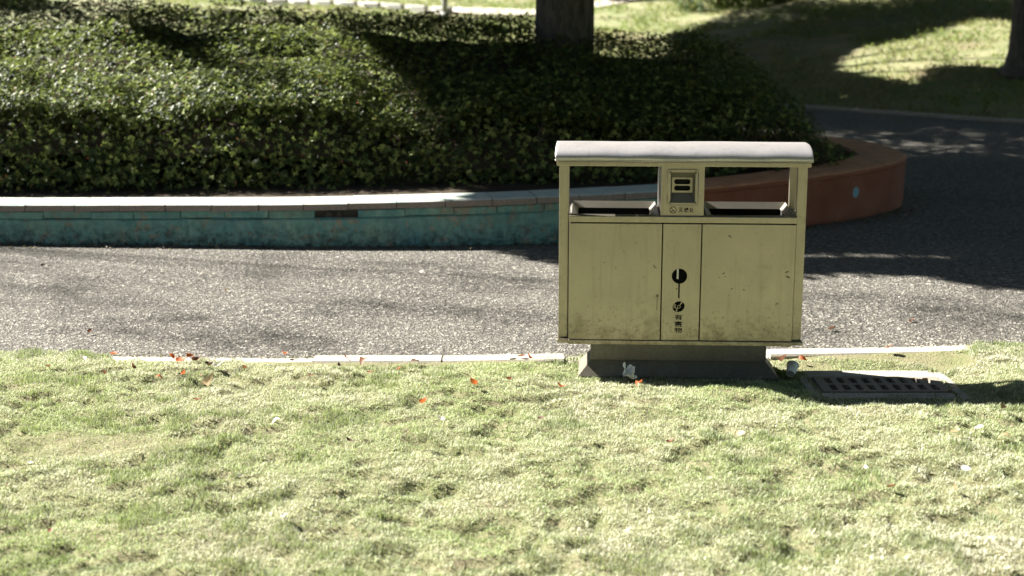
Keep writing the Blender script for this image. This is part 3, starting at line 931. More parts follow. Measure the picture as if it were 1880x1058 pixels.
# plinth: flared skirt and neck
def frustum(name, a, b, z0, z1, skirt, mat, parent):
    V = []
    for (hw, hd), z in ((a, z0), (a, z0 + skirt), (b, z1)):
        V += [(-hw, -hd, z), (hw, -hd, z), (hw, hd, z), (-hw, hd, z)]
    F = [(3, 2, 1, 0), (8, 9, 10, 11)]
    for r in range(2):
        for k in range(4): F.append((r * 4 + k, r * 4 + (k + 1) % 4, r * 4 + 4 + (k + 1) % 4, r * 4 + 4 + k))
    return mesh(name, V, F, mat, parent)
frustum('plinth', (.397, .155), (.349, .107), 0, .066, .010, STEEL_BASE, bin_)
box('neck', (-.349, -.107, .066), (.349, .107, .152), STEEL_BASE, bin_, .003)
box('bottom_tray', (-.483, -.178, .150), (.483, .178, .164), STEEL, bin_, .002)
POSTS = ((-1, -1), (1, -1), (-1, 1), (1, 1))
for sx, sy in POSTS:
    x0, x1 = sorted((sx * .4405, sx * .4785)); y0, y1 = sorted((sy * .146, sy * .112))
    box('post', (x0, y0, .164), (x1, y1, .854), STEEL, bin_, .004, 2)
for sx in (-1, 1):
    x0, x1 = sorted((sx * .447, sx * .472))
    box('side_panel', (x0, -.112, .164), (x1, .112, .655), STEEL, bin_, .002)
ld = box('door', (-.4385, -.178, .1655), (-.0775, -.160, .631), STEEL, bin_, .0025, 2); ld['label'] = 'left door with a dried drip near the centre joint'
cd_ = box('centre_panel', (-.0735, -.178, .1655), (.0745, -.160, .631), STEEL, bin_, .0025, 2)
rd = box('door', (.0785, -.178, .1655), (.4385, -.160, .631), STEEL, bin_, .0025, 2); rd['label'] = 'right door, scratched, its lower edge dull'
box('door_backing', (-.438, -.1585, .166), (.438, -.150, .632), DARK, bin_)
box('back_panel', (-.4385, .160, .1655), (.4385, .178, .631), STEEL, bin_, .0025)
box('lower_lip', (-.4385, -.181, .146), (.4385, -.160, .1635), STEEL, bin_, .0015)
box('top_rail', (-.4395, -.183, .635), (.4395, -.150, .660), STEEL, bin_, .003, 2)
box('back_rail', (-.4395, .150, .635), (.4395, .183, .660), STEEL, bin_, .003, 2)

# funnel rims over the two openings, with black liners below
for sx in (-1, 1):
    xa, xb = sorted((sx * .086, sx * .4385))
    ya, yb = -.149, .149
    ins = .034
    O = [(xa, ya), (xb, ya), (xb, yb), (xa, yb)]
    Rg = [(xa + .010, ya + .012), (xb - .010, ya + .012), (xb - .010, yb - .012), (xa + .010, yb - .012)]
    I = [(xa + ins, ya + ins), (xb - ins, ya + ins), (xb - ins, yb - ins), (xa + ins, yb - ins)]
    V = [(*p, .6605) for p in O] + [(*p, z_) for p, z_ in zip(Rg, (.662, .662, .683, .683))] + [(*p, z_) for p, z_ in zip(I, (.650, .650, .657, .657))]
    F = [(r * 4 + k, r * 4 + (k + 1) % 4, r * 4 + 4 + (k + 1) % 4, r * 4 + 4 + k) for r in range(2) for k in range(4)]
    mesh('opening_rim', V, F, STEEL_BRIGHT, bin_)
    i0, i1 = I[0], I[2]
    V = [(i0[0] - .003, i0[1] - .003, .6485), (i1[0] + .003, i0[1] - .003, .6485), (i1[0] + .003, i1[1] + .003, .6555), (i0[0] - .003, i1[1] + .003, .6555)]
    V += [(p[0] * 1.0, p[1], .21) for p in V]
    mesh('liner', V, [(0, 1, 5, 4), (1, 2, 6, 5), (2, 3, 7, 6), (3, 0, 4, 7), (4, 5, 6, 7)], DARK, bin_)

# ashtray column
ax0, ax1, az0, az1, ay = -.084, .082, .661, .853, -.166
col_ = holed_plate('ashtray_panel', rect(ax0, az0, ax1, az1), [rect(-.048, .712, .048, .830)], ay, .003, STEEL, bin_)
for sx, xx in ((-1, ax0), (1, ax1 - .003)):
    box('column_side', (xx, ay + .003, az0), (xx + .003, .15, az1), STEEL_BRIGHT, bin_)
box('column_back', (ax0 + .003, .147, az0), (ax1 - .003, .150, az1), STEEL, bin_)
bez = holed_plate('ashtray_bezel', round_rect(-.0625, .699, .0605, .843, .014), [round_rect(-.049, .7115, .047, .8305, .003, 2)], ay - .005, .0048, STEEL, bin_)
# rounded ridge along the bezel
rp = [(x_, ay - .004, z_) for x_, z_ in round_rect(-.0595, .702, .0575, .840, .012)]
tubes('ridge', [(rp + rp[:1], [.0028] * (len(rp) + 1))], STEEL, bez, 6)
V = [(-.048, ay + .001, .713), (.046, ay + .001, .713), (.046, ay + .001, .829), (-.048, ay + .001, .829),
     (-.040, ay + .040, .748), (.038, ay + .040, .748), (.038, ay + .040, .806), (-.040, ay + .040, .806)]
mesh('recess', V, [(0, 1, 5, 4), (1, 2, 6, 5), (2, 3, 7, 6), (3, 0, 4, 7)], STEEL_BASE, bin_)
sp = holed_plate('slot_plate', rect(-.0405, .7475, .0385, .8065), [round_rect(-.0325, .755, .0305, .775, .0095, 6), round_rect(-.0325, .780, .0305, .800, .0095, 6)], ay + .0385, .002, STEEL, bin_)
box('ash_drawer', (-.044, ay + .055, .745), (.042, ay + .065, .81), DARK, bin_)
for x_, z_ in ((-.049, .829), (.047, .829), (-.049, .713), (.047, .713)):
    tubes('screw', [([(x_, ay - .004, z_), (x_, ay - .0085, z_), (x_, ay - .0095, z_)], [.0052, .0050, .003])], STEEL_BASE, bez, 12)

# beams and curved roof
for sy in (-1, 1):
    y0, y1 = sorted((sy * .166, sy * .148))
    box('roof_beam', (-.489, y0, .852), (.489, y1, .8705), STEEL, bin_, .003, 2)
for sx in (-1, 1):
    x0, x1 = sorted((sx * .489, sx * .462))
    box('end_beam', (x0, -.150, .854), (x1, .150, .870), STEEL, bin_, .002)
NP = 28
prof = []
for k in range(NP + 1):
    a = math.pi * k / NP
    cy, sz = math.cos(a), math.sin(a)
    prof.append((-.174 * math.copysign(abs(cy) ** .85, cy), .874 + .056 * sz ** .8))
xsr = np.concatenate(([-.495, -.491], np.linspace(-.48, .48, 37), [.491, .495]))
V, F = [], []
for i, xx in enumerate(xsr):
    dent = 0.004 * (float(N1(xx, 2.0, .18)) - .5)
    for j, (yy, zz) in enumerate(prof):
        edge_in = 0.002 if i in (0, 40) else 0
        w = 0.0030 * (float(N2(xx, yy, .10)) - .5) + (dent if j in (0, 1) else 0)
        V.append((xx * (1 - .012 * (1 - abs(yy) / .2)), yy, zz - edge_in * .4 + w))
m_ = NP + 1
for i in range(40):
    for j in range(NP): F.append((i * m_ + j, i * m_ + j + 1, (i + 1) * m_ + j + 1, (i + 1) * m_ + j))
roof = mesh('roof', V, F, STEEL_TOP, bin_, True)
roof['label'] = 'pale curved sheet steel roof'
sol = roof.modifiers.new('thickness', 'SOLIDIFY'); sol.thickness = .003; sol.offset = -1
for i in (0, 40):
    ring = [Vector(V[i * m_ + j]) - Vector((0, 0, .002)) for j in range(m_)]
    x_ = ring[0].x - math.copysign(.004, ring[0].x)
    Vc = [(x_, p.y, p.z) for p in ring] + [(x_, p.y, .871) for p in ring]
    mesh('end_cap', Vc, [(j, j + 1, m_ + j + 1, m_ + j) for j in range(m_ - 1)], STEEL, roof)
for sy in (-1, 1):       # folded lip along the eaves
    lip = [(xx * 1.0, sy * .175, .8735 + .003 * (float(N1(xx, 5.0 + sy, .12)) - .5)) for xx in xsr]
    tubes('eaves_lip', [(lip, [.0032] * len(lip))], STEEL_BRIGHT, roof, 6)

# printed marks
YD = -.1786                    # just proud of the doors
def flat(name, pts, y, mat, parent, th=.0006):
    return holed_plate(name, pts, [], y, th, mat, parent)
def disc(cx, cz, r, n=36, sxz=(1, 1), rot=0):
    out = []
    for k in range(n):
        a = 2 * math.pi * k / n
        u, v = r * math.cos(a) * sxz[0], r * math.sin(a) * sxz[1]
        out.append((cx + u * math.cos(rot) - v * math.sin(rot), cz + u * math.sin(rot) + v * math.cos(rot)))
    return out
mk = flat('round_mark', disc(-.006, .424, .0300), YD - .0004, BLACK, cd_)
flat('mark_stem', rect(-.0095, .336, -.0035, .400), YD - .0003, BLACK, cd_)
flat('mark_bar', rect(-.0165, .413, -.0095, .4525), YD - .0010, WHITE_PRINT, cd_)
# emblem: a tilted disc held by a hand
ecx, ecz = -.0065, .302
ro = math.radians(28)
emb = holed_plate('emblem', disc(ecx, ecz, .0225, 36, (1.08, .92), ro), [disc(ecx + .001, ecz, .0066, 18)], YD - .0003, .0004, BLACK, cd_)
flat('emblem_hub', disc(ecx + .001, ecz, .0046, 16), YD - .0004, BLACK, emb, .0003)
for a0, a1, r0, r1 in ((48, 66, .0075, .0222), (232, 250, .0075, .0215)):
    pts = [(ecx + .001 + r * math.cos(math.radians(a)), ecz + r * math.sin(math.radians(a))) for r, a in ((r0, a0), (r1, a0 + 2), (r1, a1 - 2), (r0, a1))]
    flat('emblem_glint', pts, YD - .0008, STEEL, emb, .0003)
for k in range(4):             # finger gaps
    a = math.radians(196 - 15 * k)
    c, s = math.cos(a), math.sin(a)
    p0 = (ecx + .012 * c - .0006 * s, ecz + .012 * s + .0006 * c); p1 = (ecx + .0215 * c - .0006 * s, ecz + .0215 * s + .0006 * c)
    flat('finger_gap', [p0, p1, (p1[0] + .0022 * s, p1[1] - .0022 * c), (p0[0] + .0022 * s, p0[1] - .0022 * c)], YD - .0008, STEEL, emb, .0003)
flat('thumb_gap', [(ecx - .012, ecz - .002), (ecx - .004, ecz - .010), (ecx - .006, ecz - .013), (ecx - .0145, ecz - .004)], YD - .0008, STEEL, emb, .0003)

def lettering(ch, cx, cz, w, h, y, parent):
    cu = bpy.data.curves.new('lettering', 'FONT')
    cu.body = ch
    cu.size = 1
    cu.offset = 0.018
    cu.resolution_u = 3
    to = bpy.data.objects.new('lettering', cu)
    col.objects.link(to)
    dg = bpy.context.evaluated_depsgraph_get()
    me = bpy.data.meshes.new_from_object(to.evaluated_get(dg))
    bpy.data.objects.remove(to)
    co = np.zeros(len(me.vertices) * 3); me.vertices.foreach_get('co', co); co = co.reshape(-1, 3)
    if len(co):
        lo, hi = co.min(0), co.max(0)
        nx = (co[:, 0] - (lo[0] + hi[0]) / 2) / (hi[0] - lo[0]) * w + cx
        nz = (co[:, 1] - (lo[1] + hi[1]) / 2) / (hi[1] - lo[1]) * h + cz
        me.vertices.foreach_set('co', np.stack((nx, np.full_like(nx, y), nz), -1).ravel())
        me.update()
    me.materials.clear()
    o = link_mesh('lettering', me, BLACK, parent)
    return o
for ch, z_ in (('有', .2595), ('害', .2325), ('物', .2070)):
    lettering(ch, -.006, z_, .0310, .0225, YD - .0004, cd_)
for ch, x_ in (('灭', -.0065), ('烟', .0140), ('处', .0345)):
    lettering(ch, x_, .6835, .0172, .0190, ay - .0012, col_)
holed_plate('no_smoking_ring', disc(-.0365, .6835, .0138), [disc(-.0365, .6835, .0112)], ay - .0010, .0006, BLACK, col_)
def slash(x0, z0, x1, z1, w):
    d = Vector((x1 - x0, z1 - z0)).normalized(); n_ = Vector((-d.y, d.x)) * w / 2
    return [(x0 + n_.x, z0 + n_.y), (x1 + n_.x, z1 + n_.y), (x1 - n_.x, z1 - n_.y), (x0 - n_.x, z0 - n_.y)]
flat('no_smoking_slash', slash(-.0458, .6928, -.0272, .6742, .0022), ay - .0011, BLACK, col_)
flat('cigarette_mark', slash(-.0445, .6775, -.0325, .6815, .0030), ay - .0009, BLACK, col_)

# drips and scuffs on the doors
flat('drip_stain', disc(-.0905, .345, .0062, 16) , YD - .0002, STAIN, ld, .0003)
flat('drip_stain', slash(-.0905, .342, -.0915, .285, .0028), YD - .0003, STAIN, ld, .0003)
flat('drip_stain', disc(-.0155, .374, .0036, 12), YD - .0002, STAIN, cd_, .0003)
for x_, z_, r_ in ((.185, .583, .006), (.165, .437, .005), (.149, .420, .003), (.172, .424, .003), (.410, .445, .006), (.414, .425, .007), (.199, .376, .004), (.245, .372, .004), (-.105, .463, .005), (-.10, .457, .004), (-.255, .455, .003), (-.30, .475, .003), (.375, .318, .005)):
    flat('scuff', disc(x_, z_, r_, 9, (1.5, .55), rnd.uniform(-1, .6)), YD - .0002, STAIN, rd if x_ > 0 else ld, .0003)

# ---------------------------------------------------------------- storm drain
drain = empty('storm_drain', ((PIT[0] + PIT[2]) / 2, (PIT[1] + PIT[3]) / 2, -.014))
tag(drain, 'rusty iron storm drain grate in a concrete frame, half covered by grass', 'drain grate')
dw, dd = (PIT[2] - PIT[0]) / 2, (PIT[3] - PIT[1]) / 2
slots = []
for k in range(9):
    cx = -dw + .032 + k * .0495
    for cy in (-.0495, .0495):
        slots.append(round_rect(cx - .0135, cy - .038, cx + .0135, cy + .038, .009, 3))
holed_plate('grate', rect(-dw - .018, -dd - .014, dw + .018, dd + .014), slots, .017, .020, RUST_IRON, drain, axis='z')
V = [(-dw - .01, -dd - .01, -.003), (dw + .01, -dd - .01, -.003), (dw + .01, dd + .01, -.003), (-dw - .01, dd + .01, -.003)]
V += [(a, b, -.45) for a, b, _ in V]
mesh('pit', V, [(0, 4, 5, 1), (1, 5, 6, 2), (2, 6, 7, 3), (3, 7, 4, 0), (4, 7, 6, 5)], MORTAR, drain)
for x0, y0, x1, y1 in ((-dw - .04, dd + .016, dw + .03, dd + .125), (-dw - .03, -dd - .085, dw + .02, -dd - .016), (-dw - .075, -dd - .1, -dw - .042, dd + .12), (dw + .034, -dd - .1, dw + .07, dd + .1)):
    box('concrete_edge', (x0, y0, -.05), (x1, y1, .0125), DRAIN_CONC, drain, .004)

# ---------------------------------------------------------------- grass blades
def grass_field(n):
    Y = 2.75 + (6.3 - 2.75) * rng.random(n)
    X = (rng.random(n) * 2 - 1) * 3.0
    ok = (np.abs(X) < 0.385 * Y + 0.55)
    lim = kerb_y(X) - KW + 0.012 + 0.17 * np.clip(N2(X, Y * 0, 0.30) * 1.7 + .6 * N4(X, Y * 0, .07) - 1.05 + .30 * (X < -1.05) + .3 * (X > 1.95), -.3, 1)
    lim = lim - 0.055 * (X > -.95) * (X < 2.0)
    ok &= Y < lim
    # nothing under the plinth, on the grate or on most of the drain's concrete
    c, s = math.cos(math.radians(3)), math.sin(math.radians(3))
    u = (X - BX0) * c - (Y - BY0) * s; v = (X - BX0) * s + (Y - BY0) * c
    ok &= ~((np.abs(u) < .399) & (np.abs(v) < .125))
    gx, gy = X - drain.location.x, Y - drain.location.y
    ok &= ~((np.abs(gx) < dw + .015) & (np.abs(gy) < dd + .012))
    conc = (np.abs(gx + .01) < dw + .02) & (gy < dd + .115) & (gy > -dd - .05)
    ok &= ~(conc & (N4(X, Y, .06) < .80))
    bare = (X > 1.0) & (X < 2.0) & (Y > 5.50) & (N1(X, Y, .10) < .42)
    ok &= ~bare
    worn = ((X + 1.42) / .42) ** 2 + ((Y - 4.50) / .13) ** 2 < 1.1 * N3(X, Y, .09) + .25     # bare patch at the left
    ok &= ~(worn & (rng.random(n) < .82))
    return X[ok], Y[ok]
X, Y = grass_field(860000)
Z = lawn_z(X, Y)
Z = np.where(Y > kerb_y(X) - KW, np.maximum(Z, .017), Z)
n = len(X)
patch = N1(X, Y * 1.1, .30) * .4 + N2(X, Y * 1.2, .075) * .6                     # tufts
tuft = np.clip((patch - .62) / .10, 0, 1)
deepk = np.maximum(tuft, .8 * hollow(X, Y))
dry = np.clip(N3(X, Y, .5) * .6 + N4(X, Y, .16) * .6 - .12, 0, 1)
Lb = rng.uniform(.008, .018, n) * (1 + .5 * tuft)
Lb *= np.where(rng.random(n) < .05, 1.5, 1.0)
wb = rng.uniform(.0014, .0026, n)
az = rng.random(n) * 6.283
lean = np.clip(rng.normal(1.05, .35, n) - .35 * tuft, .1, 1.5)
d1 = np.stack((np.cos(az) * np.sin(lean * .55), np.sin(az) * np.sin(lean * .55), np.cos(lean * .55)), -1)
d2 = np.stack((np.cos(az) * np.sin(lean * 1.25), np.sin(az) * np.sin(lean * 1.25), np.cos(lean * 1.25)), -1)
sd = np.stack((-np.sin(az), np.cos(az), np.zeros(n)), -1)
tw = rng.normal(0, .5, (n, 1))
sd = unit(sd + d1 * 0 + np.stack((np.cos(az), np.sin(az), np.zeros(n)), -1) * tw)
p0 = np.stack((X, Y, Z - .002), -1)
p1 = p0 + d1 * (Lb * .55)[:, None]
p2 = p1 + d2 * (Lb * .45)[:, None]
hw = (wb * .5)[:, None]
V = np.stack((p0 - sd * hw, p0 + sd * hw, p1 - sd * hw * .85, p1 + sd * hw * .85, p2), 1).reshape(-1, 3)
idx = (np.arange(n)[:, None] * 5 + np.array([0, 1, 3, 2, 2, 3, 4])[None]).ravel()
sizes = np.tile([4, 3], n)
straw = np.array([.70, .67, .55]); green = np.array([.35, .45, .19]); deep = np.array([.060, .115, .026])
k = np.clip(dry + rng.normal(0, .22, n), 0, 1)[:, None]
cb = green * (1 - k) + straw * k
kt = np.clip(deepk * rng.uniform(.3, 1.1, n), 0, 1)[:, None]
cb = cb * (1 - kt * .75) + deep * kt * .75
cb *= rng.uniform(.35, 1.35, (n, 1))
tip = cb * .6 + straw * .4
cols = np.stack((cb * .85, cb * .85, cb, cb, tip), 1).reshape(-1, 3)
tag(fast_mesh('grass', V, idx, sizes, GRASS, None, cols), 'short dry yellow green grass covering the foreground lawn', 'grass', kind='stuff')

# coarser tufts on the far lawn
n = 90000
X = rng.uniform(-9, 11, n); Y = far_y(X) + 0.1 + rng.random(n) * 15
okf = (np.abs(X) < .40 * Y + .8) & (N1(X, Y, 1.1) * .6 + N2(X, Y, .35) * .5 + .15 * rng.random(n) > .48)
X, Y = X[okf], Y[okf]; n = len(X)
Zf = slope_z(X, Y) + np.minimum(1, (Y - far_y(X))) * (0.10 * N1(X, Y, 2.3) + 0.05 * N2(X, Y, 0.8)) - 0.03
az = rng.random(n) * 6.283
Df = unit(np.stack((np.cos(az) * .8, np.sin(az) * .8, rng.uniform(.5, 1.2, n)), -1))
Lf = rng.uniform(.05, .12, n)
kf = np.clip(N3(X, Y, 1.3) * 1.3 - .2 + rng.normal(0, .2, n), 0, 1)[:, None]
cf = np.array([.13, .20, .05]) * (1 - kf) + np.array([.28, .24, .145]) * kf
lit = rng.random(n) < .03
cf[lit] = [.20, .11, .05]
tag(leaves_mesh('far_grass', np.stack((X, Y, Zf), -1), Df, unit(rng.normal(size=(n, 3))), Lf, Lf * .22, cf * rng.uniform(.6, 1.2, (n, 1)), GRASS, None, fold=0), 'rough patchy grass on the rising lawn beyond the road', 'grass', kind='stuff')

# grit and leaf crumbs gathered along the kerb and the foot of the planter
def crumbs(name, label, X, Y, Z, size, cols, mat):
    n = len(X)
    D = unit(rng.normal(size=(n, 3)) * np.array([1, 1, .45]))
    tag(leaves_mesh(name, np.stack((X, Y, Z), -1), D, unit(rng.normal(size=(n, 3)) * .5 + np.array([0, 0, 1.])), size, size * rng.uniform(.5, .9, n), cols, mat, None, fold=.4), label, 'debris', kind='stuff')
X = rng.uniform(-3.2, 3.4, 2600); off = np.abs(rng.normal(0, .05, 2600))
Y = kerb_y(X) + off - .02
gk = rng.random((2600, 1))
crumbs('kerb_grit', 'grit and leaf crumbs lying along the road edge', X, Y, np.where(off < .02, .020, .004), rng.uniform(.004, .013, 2600), np.array([.10, .085, .06]) * (1 - gk) + np.array([.38, .33, .25]) * gk, TREE_LEAF)
sg = rng.uniform(0, S_SW + 2.2, 1500)
pg = np.array([np.concatenate(pl_at(q)) for q in sg])
og = np.abs(rng.normal(0, .07, 1500)) + .005
gk = rng.random((1500, 1))
crumbs('wall_foot_litter', 'dark leaf litter along the foot of the planter wall', pg[:, 0] - pg[:, 3] * og, pg[:, 1] - pg[:, 4] * og, np.full(1500, .005), rng.uniform(.008, .03, 1500), np.array([.05, .04, .025]) * (1 - gk) + np.array([.22, .14, .07]) * gk, TREE_LEAF)

# ---------------------------------------------------------------- litter and fallen leaves
def make_leaf_mesh(seed, curl, cup, lobes=0.0):
    r = random.Random(seed)
    V, F = [], []
    nseg = 7
    for i in range(nseg + 1):
        u = i / nseg
        w = .30 * math.sin(math.pi * u ** .8) ** .9 * (1 + lobes * math.sin(u * 19)) + .012
        bend = curl * (u - .35) ** 2 * 1.6
        for s in (-1, 0, 1):
            V.append((u - .5, s * w, bend + cup * abs(s) * w + r.uniform(-.02, .02)))
    for i in range(nseg):
        for j in range(2):
            a = i * 3 + j
            F.append((a, a + 3, a + 4, a + 1))
    b = len(V)                              # stalk
    V += [(-.72, -.012, .05), (-.72, .012, .05), (-.48, .012, .01 + V[1][2]), (-.48, -.012, .01 + V[1][2])]
    F.append((b, b + 1, b + 2, b + 3))
    me = bpy.data.meshes.new('fallen_leaf')
    me.from_pydata(V, [], F)
    me.polygons.foreach_set('use_smooth', np.ones(len(F), bool))
    me.update()
    return me
LEAF_COL = {}
def leaf_mat(key, a, b, fac=.25):
    m = Mat('dead_leaf_' + key, .6, spec=.4)
    m.base(m.mix(m.ramp(m.noise(3.5, 6, .7), [(.35, 0.), (.65, 1.)]), a, b))
    m.translucent(b, fac)
    LEAF_COL[key] = m.m
leaf_mat('orange', (.22, .05, .014), (.42, .115, .03), .3)
leaf_mat('brown', (.10, .04, .018), (.20, .085, .04))
leaf_mat('dark', (.05, .03, .018), (.11, .065, .035), .1)
leaf_mat('tan', (.50, .36, .19), (.66, .52, .32))
leaf_mat('pale', (.70, .66, .55), (.84, .81, .72))
LEAF_VAR = {}
def leaf_variant(k, key):
    if (k, key) not in LEAF_VAR:
        me = make_leaf_mesh(k, (0.5, 1.0, -0.6, 1.3, 0.2, 0.8)[k], (.35, .9, .5, .2, .7, 1.2)[k], (0, .05, .08, 0, .1, .04)[k])
        me.materials.append(LEAF_COL[key])
        LEAF_VAR[(k, key)] = me
    return LEAF_VAR[(k, key)]
def leaf(x, y, size, key, label, tilt=(0, 0), rz=None, group='fallen leaves', cat='leaf', k=None, base=None):
    k = rnd.randrange(6) if k is None else k
    me = leaf_variant(k, key)
    o = bpy.data.objects.new('fallen_leaf', me)
    col.objects.link(o)
    size *= .82
    o.scale = (size, size, size)
    o.rotation_euler = (tilt[0] + rnd.uniform(-.25, .25), tilt[1] + rnd.uniform(-.25, .25), rnd.uniform(0, 6.28) if rz is None else rz)
    if base is None:
        base = 0.006 if y > float(kerb_y(x)) else (0.028 if y > float(kerb_y(x)) - KW else float(lawn_z(x, y)) + .016)
    o.location = (x, y, base + size * (.10 + .35 * max(abs(tilt[0]), abs(tilt[1]))))
    tag(o, label, cat, group)
    return o
LEAVES = [
    (-1.690, 5.786, 0.050, 'orange', 'small orange leaf at the kerb edge, far left'),
    (-1.408, 5.650, 0.039, 'orange', 'single orange leaf just left of the orange leaf cluster by the kerb'),
    (-1.346, 5.554, 0.072, 'orange', 'large orange leaf at the front of the cluster by the kerb'),
    (-1.328, 5.624, 0.053, 'orange', 'orange leaf standing at the back of the kerb cluster'),
    (-1.292, 5.554, 0.048, 'brown', 'brown leaf at the right of the kerb cluster'),
    (-1.217, 5.470, 0.057, 'dark', 'dark brown curled leaf right of the orange cluster'),
    (-1.181, 5.445, 0.052, 'pale', 'pale curled leaf touching the dark brown curled leaf'),
    (-1.374, 5.300, 0.037, 'orange', 'orange leaf in the grass below the kerb cluster'),
    (-1.267, 5.276, 0.046, 'orange', 'orange leaf standing upright below the kerb cluster'),
    (-1.305, 5.347, 0.023, 'dark', 'small dark crumb of leaf above the upright orange leaf'),
    (-1.204, 5.276, 0.027, 'brown', 'tiny brown leaf right of the upright orange leaf'),
    (-1.161, 5.147, 0.067, 'tan', 'broad yellowish leaf lying flat below the kerb cluster'),
    (-1.508, 5.428, 0.033, 'brown', 'brown leaf left of the kerb cluster in the grass'),
    (-1.614, 5.379, 0.038, 'brown', 'brown leaf beside pale scraps near the left kerb'),
    (-1.846, 5.420, 0.034, 'brown', 'leftmost brown leaf in the grass near the kerb'),
    (-1.755, 5.571, 0.049, 'pale', 'pale scrap in the grass left of the kerb leaves'),
    (-1.070, 5.445, 0.037, 'brown', 'brown leaf by the kerb between the cluster and the middle'),
    (-0.946, 5.713, 0.034, 'orange', 'orange leaf leaning on the kerb left of the middle'),
    (-0.781, 5.237, 0.058, 'orange', 'large domed orange leaf alone on the left lawn'),
    (-1.324, 4.995, 0.039, 'dark', 'dark crumpled leaf below the broad yellowish leaf'),
    (-1.137, 4.905, 0.051, 'brown', 'narrow brown leaf lying flat on the left lawn'),
    (-0.821, 4.709, 0.045, 'pale', 'round white petal on the left lawn'),
    (-0.686, 5.650, 0.029, 'orange', 'orange leaf on the kerb near the middle'),
    (-0.608, 5.571, 0.061, 'brown', 'long brown leaf lying along the kerb near the middle'),
    (-0.689, 5.428, 0.028, 'dark', 'small dark leaf below the kerb near the middle'),
    (-0.555, 5.331, 0.041, 'brown', 'russet leaf in the grass below the long brown leaf'),
    (-0.445, 5.395, 0.036, 'orange', 'orange and white leaf right of the russet leaf'),
    (-0.444, 5.589, 0.033, 'pale', 'white scrap beside the dark leaf on the kerb tuft'),
    (-0.394, 5.563, 0.052, 'dark', 'dark leaf on the grass tuft at the kerb'),
    (-0.319, 4.885, 0.046, 'orange', 'v shaped red leaf in the middle of the lawn'),
    (-0.246, 4.697, 0.040, 'pale', 'small pale curled leaf below the red v shaped leaf'),
    (-0.140, 5.139, 0.048, 'orange', 'domed orange leaf left of the bin on the lawn'),
    (-0.006, 5.215, 0.031, 'brown', 'small russet leaf right of the domed orange leaf'),
    (0.103, 4.716, 0.040, 'dark', 'dark curled leaf on the lawn in front of the bin left side'),
    (-0.539, 4.470, 0.035, 'dark', 'dark flat leaf low on the lawn left of the middle'),
    (-0.014, 5.677, 0.043, 'pale', 'pale scrap on the kerb left of the bin'),
    (0.039, 5.677, 0.043, 'brown', 'brown leaf on the kerb between pale scrap and orange leaf'),
    (0.077, 5.632, 0.033, 'orange', 'orange leaf on the kerb nearest the bin'),
    (0.193, 5.222, 0.040, 'orange', 'red leaf in the grass beside the plinth corner'),
    (0.487, 5.230, 0.053, 'orange', 'bright orange leaf in front of the plinth'),
    (0.456, 5.117, 0.039, 'dark', 'dark leaf just below the bright orange leaf'),
    (0.525, 4.487, 0.035, 'brown', 'reddish leaf on the lawn below the bin'),
    (1.107, 5.659, 0.053, 'brown', 'brown leaf lying flat behind the cup'),
    (1.203, 5.650, 0.044, 'orange', 'orange leaf standing up behind the cup'),
    (1.593, 5.777, 0.055, 'brown', 'curled brown leaf standing on the kerb above the grate'),
    (1.700, 5.253, 0.065, 'tan', 'tan leaf at the right end of the drain grate'),
    (1.875, 6.444, 0.045, 'brown', 'brown leaf on the sunny road right of the bin'),
    (1.459, 6.256, 0.048, 'brown', 'flat brown leaf on the road close to the bin'),
    (1.747, 4.805, 0.043, 'dark', 'dark leaf at the right side of the lawn'),
    (1.585, 4.581, 0.062, 'pale', 'large pale curled leaf on the right lawn'),
    (1.493, 4.545, 0.049, 'tan', 'narrow tan leaf left of the large pale leaf'),
    (1.644, 4.510, 0.053, 'tan', 'narrow tan leaf right of the large pale leaf'),
    (1.421, 4.206, 0.046, 'pale', 'white folded leaf standing up on the right lawn'),
    (1.306, 4.166, 0.041, 'dark', 'dark leaf left of the white folded leaf'),
    (1.135, 4.002, 0.036, 'brown', 'small brown leaf low on the right lawn'),
    (1.107, 4.201, 0.030, 'pale', 'pale leaf between the dark leaf and the bin shadow side'),
    (0.776, 4.569, 0.055, 'tan', 'faded flat leaf on the lawn below the drain'),
    (1.326, 4.002, 0.033, 'tan', 'faded leaf low at the right of the lawn'),
    (-0.828, 4.082, 0.029, 'pale', 'white petal low on the left lawn'),
    (-0.639, 3.744, 0.030, 'pale', 'white petal near the bottom edge'),
    (-1.263, 3.637, 0.030, 'brown', 'dark brown leaf near the bottom left corner'),
    (-1.513, 4.221, 0.023, 'pale', 'white petal beside the bare patch at the left'),
    (-1.530, 4.058, 0.026, 'brown', 'reddish leaf at the left edge of the lawn'),
    (-1.477, 7.120, 0.036, 'tan', 'pale leaf on the sunny road at left'),
    (-0.494, 7.589, 0.044, 'pale', 'white leaf on the road in front of the teal wall'),
    (-1.908, 6.192, 0.038, 'brown', 'brown leaf on the road near the left kerb'),
    (-2.640, 7.797, 0.041, 'dark', 'thin dark leaf at the far left of the road'),
]
for x, y, s, key, label in LEAVES:
    up = 'upright' in label or 'stand' in label or 'dome' in label
    leaf(x, y, s, key, label, tilt=((rnd.uniform(.45, .75)) if up else rnd.uniform(-.1, .35), rnd.uniform(-.3, .3)))

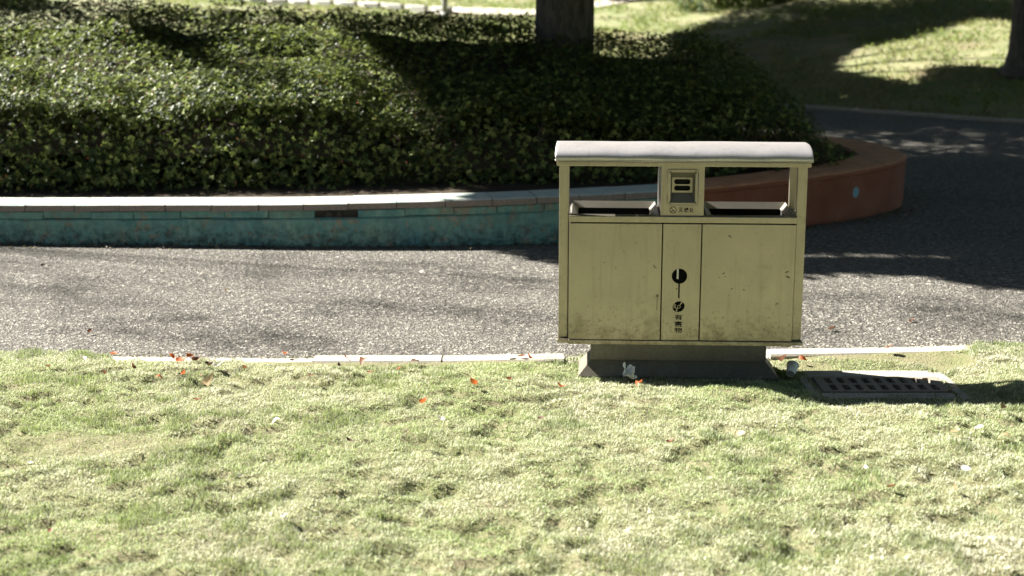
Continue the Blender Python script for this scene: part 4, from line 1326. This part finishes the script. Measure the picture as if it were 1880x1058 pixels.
PAPER = plain('white_paper', (.78, .79, .76), .75, var=.05)
bm = bmesh.new()
bmesh.ops.create_grid(bm, x_segments=11, y_segments=11, size=.030)
rt = random.Random(12)
for v in bm.verts:
    d_ = math.hypot(v.co.x, v.co.y)
    a_ = math.atan2(v.co.y, v.co.x)
    v.co.z = .9 * d_ * (1 + .45 * math.sin(3 * a_ + .6) + .25 * math.sin(7 * a_)) + rt.uniform(-.0045, .0045) + .006
    v.co.x += rt.uniform(-.003, .003); v.co.y += rt.uniform(-.003, .003)
    v.co.x *= .82
tis = from_bm('crumpled_tissue', bm, PAPER)
tis.location = (.450, 5.385, .022); tis.rotation_euler = (.55, .15, .5)
tag(tis, 'crumpled white tissue lying against the front of the plinth', 'tissue')
cup = empty('paper_cup', (1.120, 5.455, .036), math.radians(0))
tag(cup, 'small white paper cup tipped over beside the right end of the plinth', 'paper cup')
def lathe(name, prof, mat, parent, n=28):
    V, F = [], []
    for z, r in prof:
        for k in range(n):
            a = 2 * math.pi * k / n
            V.append((r * math.cos(a), r * math.sin(a), z))
    for i in range(len(prof) - 1):
        for k in range(n): F.append((i * n + k, i * n + (k + 1) % n, (i + 1) * n + (k + 1) % n, (i + 1) * n + k))
    return mesh(name, V, F, mat, parent, True)
GREY_PAPER = plain('grey_cup_base', (.42, .44, .42), .7)
lathe('cup_wall', [(-.026, .0175), (.026, .0235), (.026, .0225), (-.022, .0165)], PAPER, cup)
lathe('cup_base', [(-.0235, .0165), (-.0235, .0008)], GREY_PAPER, cup)
lathe('rolled_rim', [(.0245, .0236), (.0265, .0252), (.0282, .0240), (.0265, .0224)], PAPER, cup)
cup.rotation_euler = (math.radians(-58), math.radians(24), math.radians(-8))
